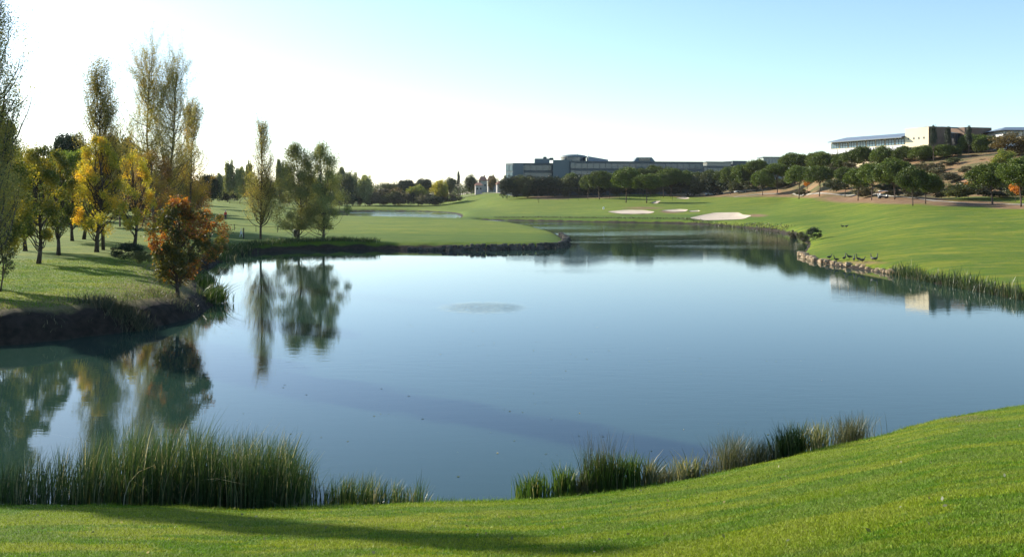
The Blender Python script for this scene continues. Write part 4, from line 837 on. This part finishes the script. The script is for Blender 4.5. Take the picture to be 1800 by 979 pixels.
def markers():
    x, d, z = spot(424, 417); o = thing('marker_stand', 'white A shaped marker stand on the shore left of the bare poplar', 'marker', (x, d, z))
    for sx in (-.14, .14): M().tube([(sx*1.3, 0, 0), (sx*.2+.03, 0, 1.1)], [.035, .03], 6).obj('leg', M_white, o)
    M().box((0, -.02, .55), (.28, .05, .38)).obj('board', M_white, o)
    x, d, z = spot(428.3, 420); M().tube([(x, d, z-.1), (x, d, z+1.35), (x, d, z+1.4)], [.08, .075, .05], 8).obj('wooden_post', M_barkdark, label='dark wooden post right beside the white marker stand', cat='post')
    x, d, z = spot(519, 417); o = thing('litter_bin', 'black litter bin with a white corner post in front of the left willow', 'bin', (x, d, z))
    M().tube([(.1, 0, 0), (.1, 0, .9)], [.27, .32], 12).obj('bucket', M_dark, o); M().tube([(.1, 0, .92), (.1, 0, 1.0)], [.34, .30], 12).obj('lid', M_dark, o)
    M().box((-.28, -.1, .5), (.07, .07, 1.05)).obj('post', M_white, o)
    x, d, z = spot(1061, 369); M().box((x, d, z+.5), (.5, .4, .7)).tube([(x, d, z+.6), (x, d, z+.9)], [.2, .12], 8).obj('tee_marker', M_whitew, label='small white marker box left of the long bunker', cat='marker')
    # rope fence along the far side of the shore path
    o = thing('rope_fence', 'low rope fence behind the white marker stand and the bin', 'fence', (0, 0, 0)); pts = []
    for px in (340, 376, 412, 450, 488, 522, 560):
        dd = 128.; x = at(px, dd); z = gz(x, dd); pts.append((x, dd, z+.85)); M().tube([(x, dd, z-.1), (x, dd, z+.95)], [.04, .04], 6).obj('post', M_bark, o)
    for a, b in zip(pts[:-1], pts[1:]): t = np.linspace(0, 1, 7)[:, None]; P = np.array(a)*(1-t)+np.array(b)*t; P[:, 2] -= .12*np.sin(t[:, 0]*math.pi); M().tube(P, [.02]*7, 4).obj('rope', M_bark, o)
    o = thing('net_fence', 'thin wire fence running between the far pines', 'fence', (0, 0, 0)); pts = []
    for px in range(945, 1205, 18):
        dd = 372.; x = at(px, dd); z = gz(x, dd); zt = zpix(330, dd); pts.append((x, dd, zt-.2)); M().tube([(x, dd, z-.1), (x, dd, zt)], [.05, .05], 5).obj('post', M_barkdark, o)
    M().tube(pts, [.03]*len(pts), 4).obj('top_wire', M_slab, o)
    for i, (px, by, h) in enumerate([(947, 357, 2.2), (1182, 352, 1.8)]):
        x, d, z = spot(px, by); M().tube([(x, d, z-.1), (x, d, z+h)], [.09, .06], 6).obj('wooden_post', M_barkdark, label=['lone dark post on the fairway below the glass office', 'short dark post by the small far bunker'][i], cat='post')
markers()
def car_proto():
    o = thing('parked_car', 'x', 'car', group='cars parked behind the pines')
    M().prism([(-2.1, -.85), (2.1, -.85), (2.1, .85), (-2.1, .85)], .3, .95, [(-2.0, -.8), (1.95, -.8), (1.95, .8), (-2.0, .8)]).obj('body', M_whitew, o)
    M().prism([(-1.5, -.78), (1.1, -.78), (1.1, .78), (-1.5, .78)], .951, 1.3, [(-1.25, -.70), (.75, -.70), (.75, .70), (-1.25, .70)]).obj('window_band', M_darkglass, o)
    M().prism([(-1.25, -.70), (.75, -.70), (.75, .70), (-1.25, .70)], 1.302, 1.42, [(-1.1, -.6), (.5, -.6), (.5, .6), (-1.1, .6)]).obj('roof', M_whitew, o)
    for sx in (-1.35, 1.3):
        for sy in (-.85, .85): M().tube([(sx, sy-.1, .33), (sx, sy+.1, .33)], [.33, .33], 12).obj('wheel', M_dark, o)
    return o
cp = car_proto()
for i, (px, dd) in enumerate([(1214, 392), (1249, 378), (1262, 376), (1301, 352)]):
    x = at(px, dd); z = gz(x, dd); c = cp if i == 0 else dup(cp)
    c.location = (x, dd, z+.05); c.rotation_euler = (0, 0, .1*i); c.scale = (1.05,)*3; c['label'] = 'white car parked behind the far pines, %s from the left' % ORD[i]

# ------------------------------------------------------------------ reeds and grass
def blades(P, Hh, W, lean, rng, k=4, curl=.35, dirn=None):
    """bent ribbons standing at P"""
    n = len(P); a = rng.random(n)*6.283; tw = rng.random(n)*3.1416; Hh = np.broadcast_to(Hh, n)
    lx, ly = np.cos(a), np.sin(a)
    if dirn is not None: lx = lx*.6+dirn[0]; ly = ly*.6+dirn[1]
    le = lean*rng.uniform(.3, 1.5, n)*Hh; t = np.linspace(0, 1, k+1); V = np.zeros((n, k+1, 2, 3))
    for j, u in enumerate(t):
        off = le*(u**1.3*(1-curl)+curl*u**3); cx = P[:, 0]+lx*off; cy = P[:, 1]+ly*off; cz = P[:, 2]+Hh*u*(1-.22*(lean*u)**1.5)
        ww = W*(1-u**2.2)*.5+.0008
        V[:, j, 0] = np.c_[cx-np.cos(tw)*ww, cy-np.sin(tw)*ww, cz]; V[:, j, 1] = np.c_[cx+np.cos(tw)*ww, cy+np.sin(tw)*ww, cz]
    b = (np.arange(n)*(k+1)*2)[:, None]; j = np.arange(k)[None]*2
    F = np.stack([b+j, b+j+1, b+j+3, b+j+2], -1).reshape(-1, 4); return V.reshape(-1, 3), F
rng = np.random.default_rng(21)
EDX = [-200, 0, 60, 120, 180, 250, 330, 400, 470, 520, 550, 575, 610, 650, 700, 740, 760, 800]
TOP = [800, 806, 792, 778, 752, 744, 742, 754, 768, 780, 808, 838, 822, 830, 848, 838, 872, 868]
DEN = [.5, .45, .45, .5, .8, 1, 1, 1, .95, .85, .25, .3, .55, .5, .4, .3, .1, .12]
n = 17000; px = rng.uniform(-200, 800, n); keep = rng.random(n) < np.interp(px, EDX, DEN)**1.4*np.clip(.9+.4*wob(px*.16, px*.07), .5, 1); px = px[keep]; n = len(px)
dshore = np.interp(px, [-200, 0, 450, 820], [18.1, 18.2, 18.0, 18.4]); dd = dshore + rng.uniform(-.5, 2.0, n)*np.where(px < 545, 1, .45)
x = (px-900)/F0*dd; z = np.maximum(terrain(x, dd), -.35)
hmax = (H0-(np.interp(px, EDX, TOP)-YH)/F0*dd)-z; hh = np.maximum(hmax*np.clip(1.06-np.abs(rng.normal(size=n))*.26+.13*wob(px*.11, px*.05)+.10*wob(px*.33, dd*2), .3, 1.25), .15)
hh *= np.where(rng.random(n) < .02, 1.1, 1)
hh *= np.where(rng.random(n) < .35, rng.uniform(.45, .9, n), 1)
V, F = blades(np.c_[x, dd, z], hh, rng.uniform(.009, .022, n), .30, rng, 5, .6, (.35, 0)); mm = M().add(V, F)
nb_ = 420; j = rng.integers(0, n, nb_); Vb, Fb = blades(np.c_[x[j], dd[j], z[j]], hh[j]*.95, .016, 1.1, rng, 5, .8); mm.add(Vb, Fb)
j = rng.integers(0, n, 1500); Vb, Fb = blades(np.c_[x[j]+rng.normal(size=1500)*.1, dd[j], z[j]], rng.uniform(.1, .5, 1500), .014, 1.0, rng, 3, .5); mm.add(Vb, Fb)
mm.obj('reed_bed', M_reed, label='tall dense green reed bed along the near shore at lower left', cat=None, kind='stuff')
def clump(name, label, px, wpx, top, m, n, wd, lean, by=None, pale=0):
    dd0 = np.interp(px, [700, 820, 1100, 1350, 1540], [17.9, 18.3, 19.2, 21.0, 23.3]); n = int(n*1.7); rg = np.random.default_rng(int(px)); W = wpx*dd0/F0
    o = (rg.normal(size=(n, 2))*np.array([W*.27, .16])); X = at(px, dd0)+o[:, 0]; Y = np.interp(900+F0*X/dd0, [700, 820, 1100, 1350, 1540], [17.9, 18.3, 19.2, 21.0, 23.3])-.25+o[:, 1]
    x0, y0 = float(X.mean()), float(Y.mean()); Z = np.maximum(terrain(X, Y), -.3); H = (zpix(top, dd0)-Z)*np.clip(1.02-np.abs(rg.normal(size=n))*.25, .3, 1.1)
    H = H*1.1; V, F = blades(np.c_[X-x0, Y-y0, Z], H, wd, lean, rg, 5, .4)
    M().add(V, F).obj(name, m, label=label, cat='reeds', group='reed clumps on the near shore', loc=(x0, y0, 0))
for a in [('reed_clump', 'broad green reed clump, first right of the gap in the near bank reeds', 937, 52, 826, M_reedgreen, 110, .030, .25),
          ('reed_clump', 'small spiky green reed clump beside the first broad one', 990, 46, 812, M_reedgreen, 90, .030, .28),
          ('rush_clump', 'low thin rushes between the spiky clump and the large green clump', 1022, 60, 824, M_rush, 170, .010, .3),
          ('reed_clump', 'large dark green reed clump in the middle of the near bank', 1062, 70, 792, M_reedgreen, 190, .026, .22),
          ('rush_clump', 'thin tall rushes rising behind the large green clump', 1050, 60, 762, M_rush, 90, .009, .18),
          ('reed_clump', 'green reeds just right of the large green clump', 1103, 46, 792, M_reedgreen, 110, .026, .25),
          ('dry_reed_clump', 'pale dry reed blades leaning right, left of two pale clumps', 1136, 28, 796, M_pale, 40, .032, .4),
          ('rush_clump', 'low dark rushes between the two pale dry clumps', 1163, 64, 812, M_rush, 220, .010, .3),
          ('dry_reed_clump', 'pale dry reed blades leaning right, right of two pale clumps', 1203, 46, 792, M_pale, 75, .030, .4),
          ('rush_clump', 'small grey rushes right of the pale dry reeds', 1232, 60, 802, M_rush, 110, .010, .3),
          ('rush_clump', 'wide fan of fine grey green rushes', 1283, 78, 758, M_rush, 300, .008, .35),
          ('rush_clump', 'short rushes between the fine fan and the dark broad blades', 1335, 66, 770, M_rush, 260, .009, .3),
          ('reed_clump', 'dark broad bladed reed clump on the rising bank', 1385, 74, 744, M_reedgreen, 210, .028, .28),
          ('dry_reed_clump', 'green and straw coloured reeds right of the dark broad clump', 1432, 50, 738, M_pale, 90, .026, .25),
          ('rush_clump', 'pale feathery rushes at the right end of the near reeds', 1488, 84, 728, M_rush, 330, .009, .3)]:
    clump(*a)
# reeds along the right far shore and small tufts elsewhere
rs = np.array([wz0(*p) for p in [(1568, 482), (1600, 489), (1640, 497), (1720, 512), (1800, 528)]]+[(38, 52), (50, 50.6)]); q = along(rs, .012, .28, 6); q[:, 1] += rng.uniform(-.55, .5, len(q))
z = np.maximum(terrain(q[:, 0], q[:, 1]), -.3); hh = rng.uniform(.4, 1.0, len(q))*(1+.3*wob(q[:, 0]*.9, q[:, 1]))
V, F = blades(np.c_[q, z], hh, .035, .25, rng, 3); M().add(V, F).obj('reed_belt', M_reed, label='belt of mixed reeds along the right shore', kind='stuff')
def tuftmass(name, label, line, step, jit, hlo, hhi, wd, m, seed, lean=.35, kind='stuff'):
    rg = np.random.default_rng(seed); q = along([wz0(*p) for p in line], step, jit, seed); z = np.maximum(terrain(q[:, 0], q[:, 1]), -.1)
    V, F = blades(np.c_[q, z], rg.uniform(hlo, hhi, len(q)), wd, lean, rg, 3); M().add(V, F).obj(name, m, label=label, kind=kind)
tuftmass('shore_growth', 'rough grassy growth along the far lake bank', [(870, 386.5), (1000, 388.5), (1100, 390.5), (1200, 392), (1320, 401), (1380, 410)], .04, .8, .1, .4, .10, M_rush, 41)
tuftmass('bank_plants', 'low green plants at the foot of the left shore', [(378, 461), (410, 449), (450, 442), (520, 438), (600, 436), (660, 437)], .008, .45, .2, .75, .05, M_reedgreen, 42, .5)
for px, t, wpx, by, lb, sd in [(352, 470, 60, 505, 'dark arching reeds leaning over the water behind the red tree', 43), (372, 500, 56, 533, 'arching reeds at the water right of the red tree', 44)]:
    x, d, z = *wz0(px, by), 0; rg = np.random.default_rng(sd); n = 230; P = np.c_[rg.normal(size=(n, 2))*np.array([wpx*d/F0*.22, .6]), np.zeros(n)]
    V, F = blades(P, rg.uniform(.7, 1.7, n), .05, .9, rg, 5, .6, (.4, -.1)); M().add(V, F).obj('reed_clump', M_reedgreen, label=lb, cat='reeds', group='reeds at the left point', loc=(x, d, .05))
x, d, z = spot(215, 560); rg = np.random.default_rng(45); n = 1500; P = np.c_[rg.normal(size=(n, 2))*np.array([1.1, .35]), np.zeros(n)]; P[:, 2] = terrain(P[:, 0]+x, P[:, 1]+d)
V, F = blades(P, rg.uniform(.2, .7, n), .022, .5, rg, 3); M().add(V, F).obj('grass_tuft', M_rush, label='rough tuft of long grass on the dark left bank', cat='grass tuft', loc=(x, d, 0))

rg = np.random.default_rng(71); n = 26000; px = rg.uniform(-60, 372, n); dd = rg.uniform(36, 60, n); X = (px-900)/F0*dd; z, sd_ = terrain(X, dd, True)
ok = (sd_ > .1) & (sd_ < 3.0) & (wob(X*.8, dd*.9)+.4*wob(X*3, dd*3)+rg.normal(size=n)*.3 > .15+.25*(sd_ < 1)); X, dd, z = X[ok], dd[ok], z[ok]
V, F = blades(np.c_[X, dd, z-.02], rg.uniform(.08, .42, len(X)), .022, .8, rg, 3, .5); M().add(V, F).obj('bank_grass', M_rush, label='tussocky grass hanging over the dark left bank', kind='stuff')
# mown grass: separate blades near the camera, coarser tufts on the left lawn
M_blade = D_.materials.new('grass_blades'); M_blade.use_nodes = True; nt = M_blade.node_tree; b = nt.nodes['Principled BSDF']
c = grass_color(nt); g = N(nt, 'ShaderNodeNewGeometry'); vv = N(nt, 'ShaderNodeMapRange'); nt.links.new(g.outputs['Random Per Island'], vv.inputs[0]); vv.inputs[3].default_value = .9; vv.inputs[4].default_value = 2.8
hv = N(nt, 'ShaderNodeHueSaturation'); nt.links.new(c, hv.inputs['Color']); nt.links.new(vv.outputs[0], hv.inputs['Value'])
nt.links.new(hv.outputs[0], b.inputs['Base Color']); b.inputs['Roughness'].default_value = .5; b.inputs['Specular IOR Level'].default_value = .12
tr = N(nt, 'ShaderNodeBsdfTranslucent'); nt.links.new(hv.outputs[0], tr.inputs[0]); ms = N(nt, 'ShaderNodeMixShader'); ms.inputs[0].default_value = .35
nt.links.new(b.outputs[0], ms.inputs[1]); nt.links.new(tr.outputs[0], ms.inputs[2]); nt.links.new(ms.outputs[0], nt.nodes['Material Output'].inputs[0])
def lawn(n, d0, d1, a0, a1, hlo, hhi, wd, seed, smin, k=1):
    rg = np.random.default_rng(seed); dd = np.exp(rg.uniform(math.log(d0), math.log(d1), n)); a = np.radians(rg.uniform(a0, a1, n)); X, Y = dd*np.sin(a), dd*np.cos(a)
    z, s = terrain(X, Y, True); ok = s > smin; X, Y, z, s, dd = X[ok], Y[ok], z[ok], s[ok], dd[ok]
    h = rg.uniform(hlo, hhi, len(X)); h = h*np.where((s < 1.6) & (dd < 32), 1+np.where(s < .9, 3.2, 1.3)*rg.random(len(X))**1.5*(wob(X*2, Y*2) > -.2), 1)
    return blades(np.c_[X, Y, z-.005], h, wd, .7, rg, k)
V, F = lawn(620000, 6.2, 29, -34, 36, .02, .042, .008, 51, .12); gm = M().add(V, F)
V, F = lawn(90000, 38, 75, -34, -17, .03, .10, .03, 52, 1.7); gm.add(V, F)
gm.obj('grass', M_blade, label='short mown green grass of the banks', kind='stuff')
# leaves lying on the lawn and floating on the near water
rg = np.random.default_rng(61); n = 170; dd = rg.uniform(19.5, 45, n); px = rg.uniform(330, 1500, n); X = (px-900)/F0*dd; ok = sdist(X, dd, LK) < -.8; P = np.c_[X, dd, np.full(n, .012)][ok]
V, F = leaves(P, .10, rg); V[:, 2] = .008+np.random.default_rng(1).random(len(V))*.004; M().add(V, F).obj('floating_leaves', M_pale, label='fallen leaves floating on the near water', kind='stuff')
n = 260; a = np.radians(rg.uniform(-31, 32, n)); dd = rg.uniform(9, 24, n); X, Y = dd*np.sin(a), dd*np.cos(a); z, s = terrain(X, Y, True); ok = s > .3
V, F = leaves(np.c_[X, Y, z+.045][ok], .05, rg, 0); M().add(V, F).obj('fallen_leaves', M_pale, label='few pale fallen leaves on the near grass', kind='stuff')

# a thin even haze over the whole place
hz = M().box((0, 0, 24), (9400, 9400, 56)).mesh('haze', None)
mh = D_.materials.new('haze_air'); mh.use_nodes = True; nt = mh.node_tree; nt.nodes.remove(nt.nodes['Principled BSDF'])
pv = N(nt, 'ShaderNodeVolumePrincipled'); pv.inputs['Density'].default_value = .00004; pv.inputs['Color'].default_value = (.93, .96, 1, 1); pv.inputs['Anisotropy'].default_value = .3
nt.links.new(pv.outputs[0], nt.nodes['Material Output'].inputs['Volume']); hz.materials.append(mh); link('haze', hz, kind='stuff')
cy.volume_bounces = 0
